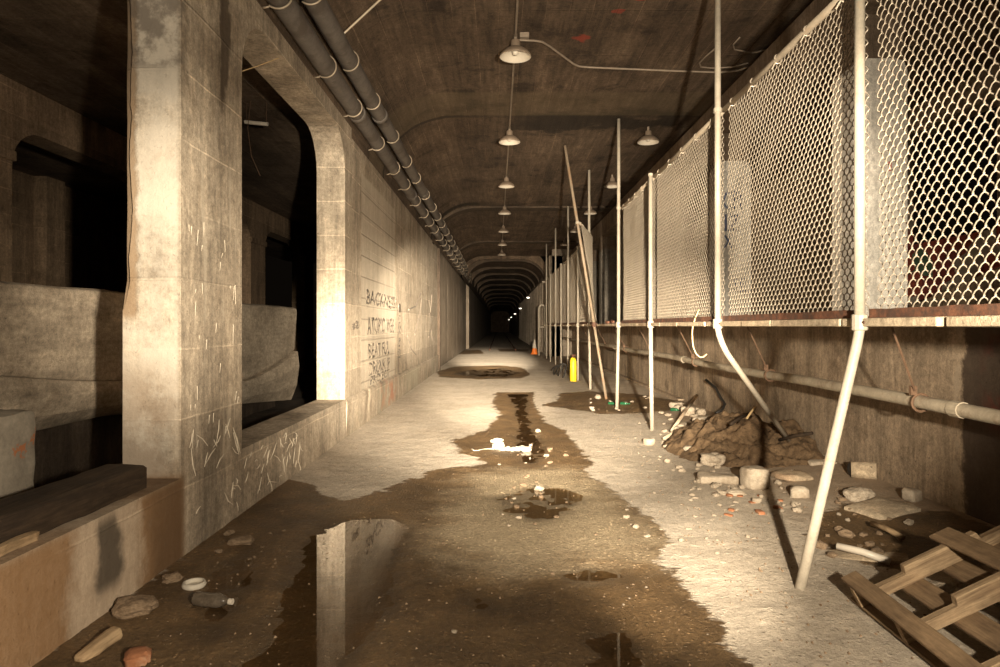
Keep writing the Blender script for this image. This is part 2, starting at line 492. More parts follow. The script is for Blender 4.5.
def floor_material():
    t = NT('dusty concrete floor')
    X = t.xyz()
    a = t.n('ShaderNodeAttribute', 2, props={'attribute_name': 'damp'})
    edge = t.math('MULTIPLY', t.math('SUBTRACT', t.noise(3.2, 6, .66), .5), .42)
    edge = t.math('ADD', edge, t.math('MULTIPLY', t.math('SUBTRACT', t.noise(14, 5, .6, vec=t.map((.5, 1.6, 1))), .5), .14))
    dm = t.step(t.math('ADD', a, edge), -.025, .02, 1.0, 0.0)
    big = t.noise(.8, 6, .6)
    dry = t.mix(t.step(big, .3, .7), (.53, .46, .38), (.44, .375, .30))
    fine = t.noise(30, 6, .72)
    med = t.noise(4, 6, .62)
    dry = t.mul(dry, t.lin(fine, .25, .75, .66, 1.3))
    dry = t.mul(dry, t.lin(med, .25, .75, .8, 1.18))
    dry = t.mul(dry, t.lin(t.noise(110, 4, .7), .28, .72, .72, 1.26))
    spk = t.n('ShaderNodeTexVoronoi', 0, Vector=t.pos, Scale=16.0)
    spm = t.math('MULTIPLY', t.step(spk, .07, .14, 1, 0), t.step(t.noise(1.7, 3), .44, .56))
    dry = t.mix(t.math('MULTIPLY', spm, .75), dry, (.10, .07, .045))
    # brown soil towards the wall under the platform
    so = t.math('ADD', X[0], t.math('MULTIPLY', t.math('SUBTRACT', t.noise(1.1, 6, .65), .5), 1.6))
    sm = t.math('MULTIPLY', t.step(so, 2.0, 2.7), t.step(X[1], 11, 14, 1, .25))
    dry = t.mix(t.math('MULTIPLY', sm, .7), dry, (.26, .185, .12))
    n3 = t.noise(2.4, 6, .65)
    wet = t.mix(t.step(n3, .34, .66), (.185, .116, .056), (.10, .062, .030))
    sl = t.n('ShaderNodeAttribute', 2, props={'attribute_name': 'pale_wet'})
    sl = t.math('ADD', sl, t.math('MULTIPLY', t.math('SUBTRACT', t.noise(2.6, 7, .68, vec=t.map((1, 1.5, 1))), .5), 1.1))
    wet = t.mix(t.step(sl, -.35, .25, 1, 0), wet, (.36, .285, .19))
    grav = t.noise(45, 5, .75)
    wet = t.mul(wet, t.lin(grav, .3, .7, .5, 1.5))
    vor = t.n('ShaderNodeTexVoronoi', 1, Vector=t.pos, Scale=42.0)
    vg = t.n('ShaderNodeSeparateColor', Color=vor)
    vd = t.n('ShaderNodeTexVoronoi', 0, Vector=t.pos, Scale=42.0)
    peb = t.math('MULTIPLY', t.step(vg, .55, .9), t.step(vd, .25, .45, 1, 0))
    pebm = t.math('MULTIPLY', peb, t.step(t.noise(3.1, 5, .65), .42, .62))
    wet = t.mul(wet, t.lin(pebm, 0, 1, .92, 1.9))
    pool = t.n('ShaderNodeAttribute', 2, props={'attribute_name': 'pool'})
    pool = t.math('ADD', pool, t.math('MULTIPLY', t.math('SUBTRACT', t.noise(3.6, 6, .65), .5), .5))
    pm = t.step(pool, -.10, .06, 1, 0)
    wet = t.mix(t.math('MULTIPLY', pm, .6), wet, (.05, .034, .019))
    col = t.mix(dm, dry, wet)
    rough = t.math('ADD', t.lin(dm, 0, 1, .92, .50), t.math('MULTIPLY', t.math('SUBTRACT', med, .5), .3))
    h = t.math('ADD', t.math('MULTIPLY', fine, .4), t.math('MULTIPLY', med, .5))
    h = t.math('ADD', h, t.math('MULTIPLY', t.math('MULTIPLY', grav, dm), .8))
    h = t.math('ADD', h, t.math('MULTIPLY', peb, t.lin(dm, 0, 1, .12, .45)))
    return t.out(col, rough, t.bump(h, .8, .03), Specular_IOR_Level=t.lin(dm, 0, 1, .2, .4))


M['floor'] = floor_material()


def water_material():
    t = NT('still shallow water')
    tr = t.t.nodes.new('ShaderNodeBsdfTransparent')
    tr.inputs[0].default_value = (.84, .75, .62, 1)
    gl = t.t.nodes.new('ShaderNodeBsdfGlossy')
    gl.inputs['Roughness'].default_value = .012
    gl.inputs[0].default_value = (1, 1, 1, 1)
    fr = t.t.nodes.new('ShaderNodeFresnel')
    bf = t.t.nodes.new('ShaderNodeNewGeometry').outputs['Backfacing']
    t.t.links.new(t.lin(bf, 0, 1, 1.36, 1 / 1.36), fr.inputs['IOR'])
    nz = t.noise(2.2, 3, .5)
    bp = t.bump(nz, .02, .01)
    t.t.links.new(bp, gl.inputs['Normal'])
    mx = t.t.nodes.new('ShaderNodeMixShader')
    t.t.links.new(fr.outputs[0], mx.inputs[0])
    t.t.links.new(tr.outputs[0], mx.inputs[1])
    t.t.links.new(gl.outputs[0], mx.inputs[2])
    t.t.links.new(mx.outputs[0], t.t.nodes['Material Output'].inputs[0])
    return t.m


M['water'] = water_material()


def glow_material(name, c, s):
    t = NT(name)
    return t.out(c, .5, Emission_Color=(*c, 1.0), Emission_Strength=s)


M['lit'] = glow_material('lit lamp glass', (1.0, .90, .72), 5.0)

# ------------------------------------------------------------------ floor
def polyworld(pts): return [(P(x, y).x, P(x, y).y) for x, y in pts]


DAMP = [polyworld(q) for q in (
    # the big wet sheet in the foreground
    [(60, 640), (150, 585), (205, 530), (262, 484), (290, 480), (312, 489), (345, 503), (385, 493), (430, 473), (484, 465),
     (458, 452), (452, 442), (468, 437), (486, 430), (500, 416), (492, 404), (496, 393), (536, 393), (533, 402), (546, 424), (566, 432),
     (576, 446), (590, 462), (588, 474), (612, 491), (640, 514), (668, 545), (664, 566), (700, 604), (735, 652), (752, 690), (800, 800),
     (900, 1100), (-400, 1100), (-150, 800)],
    # dark oval further down the tunnel
    [(436, 372), (455, 367), (500, 366), (522, 368), (530, 375), (522, 379), (480, 380), (440, 378)],
    # damp patch around the leaning pole
    [(540, 406), (556, 402), (560, 394), (590, 392), (640, 396), (680, 404), (690, 412), (650, 414), (600, 415), (575, 411)],
    [(440, 351.5), (480, 350), (484, 354), (450, 355)],
    [(497, 349.5), (530, 349.5), (528, 352), (500, 352)],
)]
# rubble litter in the strip beside the pallet
DAMP.append([(2.35, 4.9), (2.7, 5.1), (3.2, 4.8), (3.25, 4.0), (2.6, 3.7), (2.1, 3.85), (2.0, 4.3)])
PALE_WET = [polyworld([(438, 512), (470, 474), (520, 470), (575, 470), (606, 484), (640, 512), (668, 545), (676, 580), (640, 568), (600, 560), (570, 578), (520, 584), (470, 572), (436, 560), (424, 530)])]  # paler patch within the wet floor
POOL = [polyworld(q) for q in (
    [(262, 640), (285, 580), (308, 535), (345, 520), (392, 516), (412, 530), (398, 560), (392, 610), (360, 660), (340, 780), (220, 780), (225, 690)],
    [(506, 394), (530, 394), (528, 410), (532, 428), (548, 450), (532, 466), (520, 462), (512, 446), (518, 425), (512, 408)],
    [(492, 500), (520, 488), (560, 488), (588, 497), (570, 512), (538, 524), (500, 512)],
    [(556, 574), (600, 567), (628, 576), (600, 583), (566, 582)],
    [(585, 640), (625, 632), (650, 660), (640, 760), (590, 760)],
    [(440, 600), (480, 588), (520, 598), (500, 612), (455, 610)],
    [(470, 370), (505, 368), (521, 373), (505, 377), (470, 377), (452, 374)],
    [(190, 600), (225, 560), (255, 545), (262, 560), (240, 610), (215, 640)],
)]


def sdf(poly, px, py):
    """signed distance (negative inside) to a polygon, numpy"""
    d = np.full(px.shape, 1e9)
    inside = np.zeros(px.shape, bool)
    n = len(poly)
    for i in range(n):
        ax, ay = poly[i]
        bx, by = poly[(i + 1) % n]
        ex, ey = bx - ax, by - ay
        wx, wy = px - ax, py - ay
        tt = np.clip((wx * ex + wy * ey) / (ex * ex + ey * ey + 1e-12), 0, 1)
        d = np.minimum(d, (wx - ex * tt) ** 2 + (wy - ey * tt) ** 2)
        c = ((ay <= py) & (by > py)) | ((by <= py) & (ay > py))
        xi = ax + (py - ay) / (by - ay + 1e-12) * ex
        inside ^= c & (px < xi)
    d = np.sqrt(d)
    return np.where(inside, -d, d)


def field(polys, x, y):
    d = np.full(x.shape, 1e9)
    for q in polys: d = np.minimum(d, sdf(q, x, y))
    return d


def floor_height(x, y):
    """height of the floor above the water line"""
    pl = float(field(POOL, np.array([x]), np.array([y]))[0])
    return _fh(x, y, pl)


def _fh(x, y, pl, dp=1.0):
    n = mnoise.fractal(Vector((x * 2.2, y * 2.2, 0)), 1.0, 2.1, 5)
    n2 = mnoise.noise(Vector((x * 9, y * 9, 3.1)))
    s = min(1, max(0, (pl + .10) / .22))
    s = s * s * (3 - 2 * s)
    n3 = mnoise.noise(Vector((x * 21, y * 21, 8.7)))
    k = min(1, max(0, -dp / .2))
    h = -.0035 - .005 * k + .019 * s + (.009 - .0055 * s) * n + (.012 - .008 * s) * n2 * (1 - .5 * k) + .004 * n3
    far = max(0.0, min(1.0, (y - 10) / 6))
    return h + max(0.0, x - 2.2) * .05 * (1 if y < 12 else .5) + .004 * far


ys = list(np.arange(-4.0, 9.0, .032))
while ys[-1] < 150: ys.append(ys[-1] * 1.006 + .01)
xs = list(np.arange(-1.98, 3.42, .036))
gx, gy = np.meshgrid(np.array(xs), np.array(ys))
fx, fy = gx.ravel(), gy.ravel()
damp = field(DAMP, fx, fy)
pool = field(POOL, fx, fy)
pale_wet = field(PALE_WET, fx, fy)
deep = field(POOL[:2], fx, fy)
fz = [_fh(float(a), float(b), float(c), float(e)) for a, b, c, e in zip(fx, fy, pool, deep)]
nx, ny = len(xs), len(ys)
me = bpy.data.meshes.new('floor')
fv = list(zip(fx.tolist(), fy.tolist(), fz))
ff = [(j * nx + i, j * nx + i + 1, (j + 1) * nx + i + 1, (j + 1) * nx + i) for j in range(ny - 1) for i in range(nx - 1)]
me.from_pydata(fv, [], ff)
me.polygons.foreach_set('use_smooth', [True] * len(me.polygons))
at = me.attributes.new('damp', 'FLOAT', 'POINT')
at.data.foreach_set('value', damp.astype(np.float32))
at = me.attributes.new('pool', 'FLOAT', 'POINT')
at.data.foreach_set('value', pool.astype(np.float32))
at = me.attributes.new('pale_wet', 'FLOAT', 'POINT')
at.data.foreach_set('value', pale_wet.astype(np.float32))
me.materials.append(M['floor'])
fl = bpy.data.objects.new('floor', me)
COL.objects.link(fl)
tag(fl, 'dusty concrete track floor with large wet brown patches', kind='structure')

w = MB()
w.add([(-1.88, -2, 0), (1.9, -2, 0), (1.9, 24, 0), (-1.88, 24, 0)], [(0, 1, 2, 3)])
tag(w.build('puddle_water', M['water'], recalc=False), 'still shallow water lying in the hollows of the floor', kind='structure')

# ground of the side aisle
g = MB()
gxs = np.arange(-9.4, -1.9, .25)
gys = np.arange(-3, 30, .25)
for j, y in enumerate(gys):
    for x in gxs:
        g.v.append((float(x), float(y), -.02 + .05 * mnoise.fractal(Vector((float(x), float(y), 5)), 1, 2, 4)))
nn = len(gxs)
g.f = [(j * nn + i, j * nn + i + 1, (j + 1) * nn + i + 1, (j + 1) * nn + i) for j in range(len(gys) - 1) for i in range(nn - 1)]
tag(g.build('floor_aisle', M['ground'], smooth=True, recalc=False), 'dark earth bed of the parallel track behind the arcade', kind='structure')

# ------------------------------------------------------------------ left arcade wall
def opening(y0, y1, zb, zt, hx=.55, vx=.48):
    """outline (y, z) of an arched opening with haunched upper corners"""
    pts = [(y0, zb)]
    for k in range(7):
        q = k / 6 * math.pi / 2
        pts.append((y0 + hx * (1 - math.cos(q)) * .9, zt - vx * (1 - math.sin(q))))
    for k in range(7):
        q = (1 - k / 6) * math.pi / 2
        pts.append((y1 - hx * (1 - math.cos(q)) * .9, zt - vx * (1 - math.sin(q))))
    pts.append((y1, zb))
    return pts


def lump(center, r, seed, squash=(1, 1, 1)):
    bm = bmesh.new()
    bmesh.ops.create_icosphere(bm, subdivisions=2, radius=1)
    for v in bm.verts:
        k = 1 + .45 * mnoise.noise(v.co * 1.7 + Vector((seed * 7.3, seed, 0)))
        v.co = Vector((v.co.x * squash[0], v.co.y * squash[1], v.co.z * squash[2])) * (r * k) + Vector(center)
    me = bpy.data.meshes.new('cut')
    bm.to_mesh(me)
    bm.free()
    o = bpy.data.objects.new('cut', me)
    COL.objects.link(o)
    return o


def cut(target, cutters, solver='EXACT'):
    """subtract the cutter objects from target and bake the result"""
    for c in cutters:
        m = target.modifiers.new('cut', 'BOOLEAN')
        m.operation = 'DIFFERENCE'
        m.solver = solver
        m.object = c
    dg = bpy.context.evaluated_depsgraph_get()
    dg.update()
    ev = target.evaluated_get(dg)
    nm = bpy.data.meshes.new_from_object(ev)
    target.modifiers.clear()
    old = target.data
    target.data = nm
    nm.name = old.name
    for c in cutters:
        bpy.data.objects.remove(c)
    return target


WX = -1.9
TH = .35
OPN = [(.685, 3.985), (4.93, 8.23)]
wl = MB().box((WX - TH, -4.5, -.1), (WX, 8.6, 3.95)).build('wall_left', M['wall'])
cs = []
for (a, b) in OPN + [(-3.565, -.265)]:
    cs.append(MB().prism(opening(a, b, .49, 3.77), 0, WX - TH - .2, WX + .2).build('cut', M['wall']))
# the far arris of the near pier has broken away above knee height
ch = MB()
zz = list(np.arange(1.50, 4.2, .035))
for z in zz:
    k = min(1.0, (z - 1.46) / .22)
    a_ = (.085 + .028 * mnoise.noise(Vector((z * 3.1, 0, 4))) + .014 * mnoise.noise(Vector((z * 13, 2, 4)))) * k
    b_ = (.075 + .03 * mnoise.noise(Vector((z * 2.3, 9, 4)))) * k
    ch.v += [(WX - TH - .05, 4.05, z), (WX - TH - .05, OPN[0][1] + b_, z), (WX - TH + a_ * .45, OPN[0][1] + b_ * .45, z), (WX - TH + a_, 3.9, z), (WX - TH + a_, 3.86, z), (WX - TH - .05, 3.86, z)]
    ch.v[-6] = (WX - TH - .06, OPN[0][1] + b_, z)
q = 6
for i in range(len(zz) - 1):
    for k in range(q):
        k2 = (k + 1) % q
        ch.f.append((i * q + k, i * q + k2, (i + 1) * q + k2, (i + 1) * q + k))
ch.f += [tuple(range(q)), tuple((len(zz) - 1) * q + k for k in range(q))]
cs2 = [ch.build('cut', M['wall'])]
cut(wl, cs)
cut(wl, cs2)
bv = wl.modifiers.new('bevel', 'BEVEL')
bv.width = .018
bv.segments = 2
bv.limit_method = 'ANGLE'
bv.angle_limit = R(50)
tag(wl, 'arcaded concrete wall with sill and haunched openings', kind='structure')

# solid wall beyond the openings, plinth, joint
o = MB().box((WX - .4, 8.6, -.1), (WX - .03, 21.0, 3.95)).build('wall_left_solid', M['wall'], bevel=.01)
tag(o, 'long blank concrete wall with blockwork panel and black writing', kind='structure')
wsolid = o
pl = MB()
n_ = 120
prof = []
for i in range(n_ + 1):
    y = 8.3 + (20.98 - 8.3) * i / n_
    e = .012 * mnoise.noise(Vector((y * 2.3, 0, 0))) + .010 * mnoise.noise(Vector((y * 7, 3, 0)))
    prof.append([(WX - .2, y, -.1), (WX - .005, y, -.1), (WX + .012 + e, y, .40 + e), (WX + .008 + e, y, .465 + e * 1.5), (WX - .02, y, .49 + e), (WX - .2, y, .49)])
for i in range(n_):
    for k in range(5):
        pl.add([prof[i][k], prof[i][k + 1], prof[i + 1][k + 1], prof[i + 1][k]], [(0, 1, 2, 3)])
pl.add(prof[0], [(0, 1, 2, 3, 4, 5)])
pl.add(prof[n_], [(0, 1, 2, 3, 4, 5)])
tag(pl.build('baseboard_left', M['wall']), 'worn concrete plinth ledge along the foot of the wall', kind='structure')
# recessed stretch with pilasters, then the narrower far tunnel
f2 = MB().box((WX - .5, 21.0, -.1), (WX - .10, 40.5, 3.95))
for y in (22.5, 26, 29.5, 31.5, 33.4, 35, 36.6, 38.2):
    f2.box((WX - .15, y, 0), (WX - .093, y + .55, 3.4))
tag(f2.build('wall_left_recessed', M['wall_far'], bevel=.02), 'recessed far stretch of wall with shallow pilasters', kind='structure')
tag(MB().box((WX - .3, 40.5, -.1), (-1.82, 150, 4.2)).build('wall_left_deep', M['wall_far']), 'deep wall fading into the dark tunnel', kind='structure')
tag(MB().box((WX - .16, 20.93, .0), (WX + .05, 21.06, 3.85)).build('trim_1', M['ribdark'], bevel=.005), 'dark vertical joint strip on the wall', kind='structure')

# writing on the wall: black hand-painted rows
def text_on_wall(txt, y0, y1, z, hgt, mat, name, parent, x, seed, flip=False, facing='x'):
    rnd = random.Random(seed)
    cu = bpy.data.curves.new(name, 'FONT')
    cu.body = txt
    cu.size = 1
    cu.offset = .012
    cu.resolution_u = 2
    tmp = bpy.data.objects.new('tmp', cu)
    COL.objects.link(tmp)
    dg = bpy.context.evaluated_depsgraph_get()
    dg.update()
    me = bpy.data.meshes.new_from_object(tmp.evaluated_get(dg))
    bpy.data.objects.remove(tmp)
    bm = bmesh.new()
    bm.from_mesh(me)
    bmesh.ops.subdivide_edges(bm, edges=[e for e in bm.edges if e.calc_length() > .15], cuts=2)
    xsn = [v.co.x for v in bm.verts]
    mn, mx = min(xsn), max(xsn)
    for v in bm.verts:
        s = (v.co.x - mn) / (mx - mn)
        jz = mnoise.noise(Vector((v.co.x * 3, v.co.y * 3, seed))) * .10
        js = mnoise.noise(Vector((v.co.x * 3, v.co.y * 3, seed + 9))) * .05
        zz = z + (v.co.y / .72 - .5 + jz) * hgt
        if facing == 'x': v.co = Vector((x, y0 + (s + js / 3) * (y1 - y0), zz))
        else: v.co = Vector((y0 + (s + js / 3) * (y1 - y0), x, zz))
    ret = bmesh.ops.extrude_face_region(bm, geom=bm.faces[:])
    off = Vector((.003, 0, 0)) if facing == 'x' else Vector((0, -.003, 0))
    for v in [q for q in ret['geom'] if isinstance(q, bmesh.types.BMVert)]: v.co += off
    bmesh.ops.recalc_face_normals(bm, faces=bm.faces[:])
    bm.to_mesh(me)
    bm.free()
    me.materials.clear()
    me.materials.append(mat)
    o = bpy.data.objects.new(name, me)
    COL.objects.link(o)
    o.parent = parent
    return o


for k, (tx, a, b, z, h_) in enumerate((('BACKNESS?', 9.70, 12.55, 1.83, .22), ('ATOPIC WEE', 9.75, 12.2, 1.41, .26), ('BEAT FUL', 9.85, 11.7, 1.03, .22),
                                       ('DRUNK IF', 9.9, 11.75, .76, .20), ('PROJECT', 10.0, 11.7, .585, .13))):
    o = text_on_wall(tx, a, b, z, h_, M['inkb'], 'wall_writing', wsolid, WX - .029, k + 3)
    o['label'] = 'black hand-painted writing'
for k in range(5):
    text_on_wall('ION?S'[k], 12.75 + .05 * (k % 2), 13.05, 1.75 - .22 * k, .17, M['inkb'], 'wall_writing', wsolid, WX - .029, k + 20)
# scribbled tag to the right of the rows
sc = MB()
rnd = random.Random(4)
for (pts) in ([(14.2, 1.75), (15.4, 1.85), (16.4, 2.2)], [(15.2, 1.2), (16.2, 1.7), (16.6, 2.1)], [(14.0, 1.2), (14.6, .9), (15.4, .75)],
              [(18.3, 2.1), (18.7, 1.8), (19.1, 2.3)], [(18.4, 1.75), (18.8, 1.5)], [(18.2, 1.1), (18.9, 1.3), (19.2, 1.0)]):
    sc.tube([(WX - .03, y, z) for y, z in pts], .022, 5)
sc.build('spray_scribble', M['smudge'], wsolid)
sm = MB()
for k in range(26):
    y = 8.72 + rnd.random() * .34
    z = 1.36 + rnd.random() * .10
    sm.tube([(WX - .031, y, z), (WX - .031, y + .10, z + .02 * rnd.uniform(-1, 1))], .012, 4)
sm.build('mould_smudge', M['smudge'], wsolid)
# pale scratches low on the pier and the sill front
sh = MB()
for k in range(70):
    y = rnd.uniform(4.05, 6.4)
    z = rnd.uniform(.12, .72) if y < 4.9 else rnd.uniform(.08, .45)
    a = rnd.uniform(-1, 1) * 1.3
    L = rnd.uniform(.05, .2)
    p0 = Vector((WX, y, z))
    p1 = Vector((WX, y + L * math.cos(a), min(z + L * math.sin(a), .85 if y < 4.75 else .465)))
    if p1.y > 4.9 and p1.z > .46: continue
    mid = (p0 + p1) / 2 + Vector((0, rnd.uniform(-.015, .015), rnd.uniform(-.015, .015)))
    sh.tube([p0, mid, p1], [.002, .0045, .002], 4)
for k in range(30):
    y = rnd.uniform(4.02, 4.85)
    z = rnd.uniform(.6, 2.0)
    L = rnd.uniform(.02, .14)
    sh.tube([(WX, y, z), (WX, y + rnd.uniform(-.01, .02), z + L)], [.0015, .003], 4)
sh.build('scratch_marks', M['scratch'], wl)

# ------------------------------------------------------------------ aisle behind the arcade
ar = MB().box((-6.1, -4, -.1), (-5.73, 30, 4.4)).build('wall_aisle', M['arc2'])
cs = []
for k in range(-3, 6):
    a = 7.85 + 4.25 * k
    cs.append(MB().prism(opening(a, a + 3.3, .02, 3.77), 0, -6.4, -5.4).build('cut', M['arc2']))
cut(ar, cs)
tag(ar, 'second arcade of square piers beyond the side track', kind='structure')
cap = MB()
for k in range(-1, 5):
    a = 7.85 + 4.25 * k
    cap.box((-6.14, a - .98, 3.34), (-5.69, a + .03, 3.46))
tag(cap.build('trim_2', M['arc2'], bevel=.015), 'flat capital bands on the far piers', kind='structure')
ow = MB().box((-9.5, -4, -.1), (-9.0, 17.5, 4.4))
for y in (12.9, 15.4): ow.box((-9.05, y, 0), (-8.75, y + .55, 4.3))
tag(ow.build('wall_outer', M['arc2']), 'dim outermost wall seen through the piers', kind='structure')
ac = MB().box((-9.5, -4, 4.3), (WX - TH + .05, 30, 4.6))
tag(ac.build('ceiling_aisle', M['ceil2'], bevel=.02), 'dark beamed ceiling over the side track', kind='structure')

# long curved barrier standing in the aisle
def barrier():
    root = empty('curved_barrier', (-3.7, 8, 0))
    tag(root, 'long pale concrete barrier with curved sagging foot behind the pier', 'barrier')
    up, lo = MB(), MB()
    N = 60
    def zs(y):
        if y < 9.4: return 1.07 - (y - 4.5) * .087 - .03 * math.sin(y * 1.3)
        t_ = (y - 9.4) / 2.5
        return .62 + .34 * t_ ** 1.6
    def zb(y):
        return .56 - max(0, y - 6.3) * .085 if y < 11.9 else .08
    ru, rl = [], []
    for i in range(N + 1):
        y = 2.6 + (11.9 - 2.6) * i / N
        s, b = zs(y), zb(y)
        wob = .025 * mnoise.noise(Vector((y * .6, 1, 0)))
        tp = 1.73 + .012 * mnoise.noise(Vector((y * 1.4, 8, 0)))
        ru.append([(-3.86, y, s - .03), (-3.84, y, tp - .02), (-3.80, y, tp), (-3.66, y, tp), (-3.615, y, tp - .02), (-3.60 + wob, y, tp - .09),
                   (-3.615 + wob, y, (tp + s) / 2 + .1), (-3.64 + wob, y, s + .05), (-3.66 + wob, y, s)])
        m1 = s - (s - b) * .3
        m2 = s - (s - b) * .7
        rl.append([(-3.95, y, s - .05), (-3.70, y, s - .005), (-3.585 + wob, y, s - .005), (-3.555 + wob, y, m1), (-3.60 + wob, y, m2), (-3.70 + wob, y, b),
                   (-3.86, y, b - .02), (-3.95, y, b)])
    for mb, rows in ((up, ru), (lo, rl)):
        q = len(rows[0])
        for r in rows: mb.v += [(x + 3.7, y - 8, z) for x, y, z in r]
        for i in range(N):
            for k in range(q):
                k2 = (k + 1) % q
                mb.f.append((i * q + k, i * q + k2, (i + 1) * q + k2, (i + 1) * q + k))
        mb.f.append(tuple(range(q)))
        mb.f.append(tuple(N * q + k for k in range(q)))
    up.build('upper_slab', M['barrier'], root, bevel=.012)
    lo.build('lower_curve', M['barrier'], root, bevel=.012)
    MB().box((-.5, -5.3, -.1), (-.26, 3.8, .7)).build('plinth', M['ground'], root)
    return root


barrier()

# broken masonry stub beside the sill
def rough_block(name, size, mat, loc, rz=0, seed=0, amp=.018, cuts=5, parent=None, tilt=(0, 0)):
    bm = bmesh.new()
    bmesh.ops.create_cube(bm, size=1)
    bmesh.ops.subdivide_edges(bm, edges=bm.edges[:], cuts=cuts, use_grid_fill=True)
    for v in bm.verts:
        ed = sum(1 for c in v.co if abs(abs(c) - .5) < 1e-4)
        p = Vector((v.co.x * size[0], v.co.y * size[1], v.co.z * size[2]))
        nz = mnoise.noise_vector(p * 6 + Vector((seed * 3.1, seed, 0)))
        p += nz * amp
        if ed >= 2: p -= Vector((v.co.x * size[0], v.co.y * size[1], v.co.z * size[2])).normalized() * amp * (1.2 if ed == 3 else .6)
        p.z += size[2] / 2
        v.co = p
    me = bpy.data.meshes.new(name)
    bm.to_mesh(me)
    bm.free()
    me.materials.append(mat)
    me.polygons.foreach_set('use_smooth', [True] * len(me.polygons))
    o = bpy.data.objects.new(name, me)
    COL.objects.link(o)
    o.location = loc
    o.rotation_euler = (tilt[0], tilt[1], rz)
    if parent: o.parent = parent
    try:
        me.set_sharp_from_angle(angle=R(45))
    except Exception:
        pass
    return o


o = rough_block('masonry_stub', (.62, .34, .94), M['masonry'], (-3.06, 3.80, -.03), 0, 3, .020, 8)
tag(o, 'grey broken masonry stub with red brick spots beside the soaked timber', 'masonry block')

# timber lying on the near sill
def timber(name, L, w_, h_, mat, seed=1, amp=.012, taper=0.0):
    m = MB()
    N = 26
    rows = []
    for i in range(N + 1):
        t_ = i / N
        y = -L / 2 + L * t_
        j = lambda k: amp * mnoise.noise(Vector((y * 5, k * 4.1 + seed, 0)))
        e = 0
        ww = w_ * (1 - taper * t_)
        rows.append([(-ww / 2 + j(1), y + e, j(2)), (ww / 2 + j(3), y, j(4)), (ww / 2 + j(5), y, h_ * .9 + j(6)), (ww / 2 - .02 + j(5), y, h_ + j(6)), (0, y, h_ + j(9)),
                     (-ww / 2 + .02 + j(7), y, h_ + j(8)), (-ww / 2 + j(7), y, h_ * .9)])
    q = 7
    for r in rows: m.v += r
    for i in range(N):
        for k in range(q):
            k2 = (k + 1) % q
            m.f.append((i * q + k, i * q + k2, (i + 1) * q + k2, (i + 1) * q + k))
    m.f.append(tuple(range(q)))
    m.f.append(tuple(N * q + k for k in range(q)))
    return m.build(name, mat)


o = timber('timber_beam', 2.5, .24, .135, M['timber'], 1)
# object axes: grain runs along local Y, so rotate the texture by swapping through a turned object
o.location = (-2.125, 2.48, .492)
o.rotation_euler = (0, 0, R(-1.5))
tag(o, 'dark soaked timber beam lying along the low sill', 'timber')
o = timber('wood_splinter', 1.1, .09, .035, M['split'], 5, .016, .85)
o.location = (-1.985, 2.28, .494)
o.rotation_euler = (0, 0, R(-2))
tag(o, 'pale split wood splinter on the sill edge beside the dark beam', 'wood piece')
o = timber('wood_splinter', .7, .07, .03, M['split'], 9, .016, .7)
o.location = (-2.03, 2.15, .628)
o.rotation_euler = (0, 0, R(-8))
tag(o, 'pale bark strip lying on top of the dark beam', 'wood piece')

# bar and thin wires hanging in the aisle
t_ = MB().tube([(-3.3, 8.66, 4.05), (-3.0, 8.66, 4.02)], .025, 8)
root = empty('hanging_tube', (0, 0, 0))
tag(root, 'short pale tube hanging in the dark aisle beyond the arch', 'tube')
t_.build('tube', M['enamel'], root)
MB().tube([(-3.28, 8.66, 4.06), (-3.28, 8.66, 4.31)], .003, 5).build('hanger_wire', M['rod'], root)
MB().tube([(-3.02, 8.66, 4.04), (-3.02, 8.66, 4.31)], .003, 5).build('hanger_wire', M['rod'], root)
o = MB().tube([(-3.2, 8.6, 4.31), (-3.24, 8.6, 3.95), (-3.2, 8.62, 3.6), (-3.1, 8.66, 3.35)], .004, 5).build('loose_wire', M['rod'])
tag(o, 'thin dark loose wire dangling beyond the arched opening', 'wire')
o = MB().tube([(-2.26, 5.0, 3.20), (-2.05, 5.65, 3.60), (-1.95, 5.9, 3.77)], .004, 5).build('taut_wire', M['cable'])
tag(o, 'thin taut wire slanting across the top of the arch', 'wire')

# ------------------------------------------------------------------ main vault
def arc_profile(xl, xr, zsL, zt, wl_, wr, zsR, n=12):
    pts = []
    for k in range(n + 1):
        q = k / n * math.pi / 2
        pts.append((xl + wl_ * (1 - math.cos(q)), zsL + (zt - zsL) * math.sin(q)))
    m = 14
    for k in range(1, m):
        pts.append((xl + wl_ + (xr - wr - xl - wl_) * k / m, zt))
    for k in range(n + 1):
        q = (1 - k / n) * math.pi / 2
        pts.append((xr - wr * (1 - math.cos(q)), zsR + (zt - zsR) * math.sin(q)))
    return pts


def shell(name, prof, y0, y1, mat, th=.25, step=.5):
    m = MB()
    N = max(1, int((y1 - y0) / step))
    q = len(prof)
    outer = [(x, z + th) for x, z in prof]
    ring = prof + outer[::-1]
    Q = len(ring)
    for i in range(N + 1):
        y = y0 + (y1 - y0) * i / N
        for k, (x, z) in enumerate(ring):
            m.v.append((x, y, z))
    for i in range(N):
        for k in range(Q):
            k2 = (k + 1) % Q
            m.f.append((i * Q + k, i * Q + k2, (i + 1) * Q + k2, (i + 1) * Q + k))
    def capf(b): return [(b + k, b + k + 1, b + Q - 2 - k, b + Q - 1 - k) for k in range(q - 1)]
    m.f += capf(0) + capf(N * Q)
    o = m.build(name, mat, smooth=True)
    try:
        o.data.set_sharp_from_angle(angle=R(30))
    except Exception:
        pass
    return o


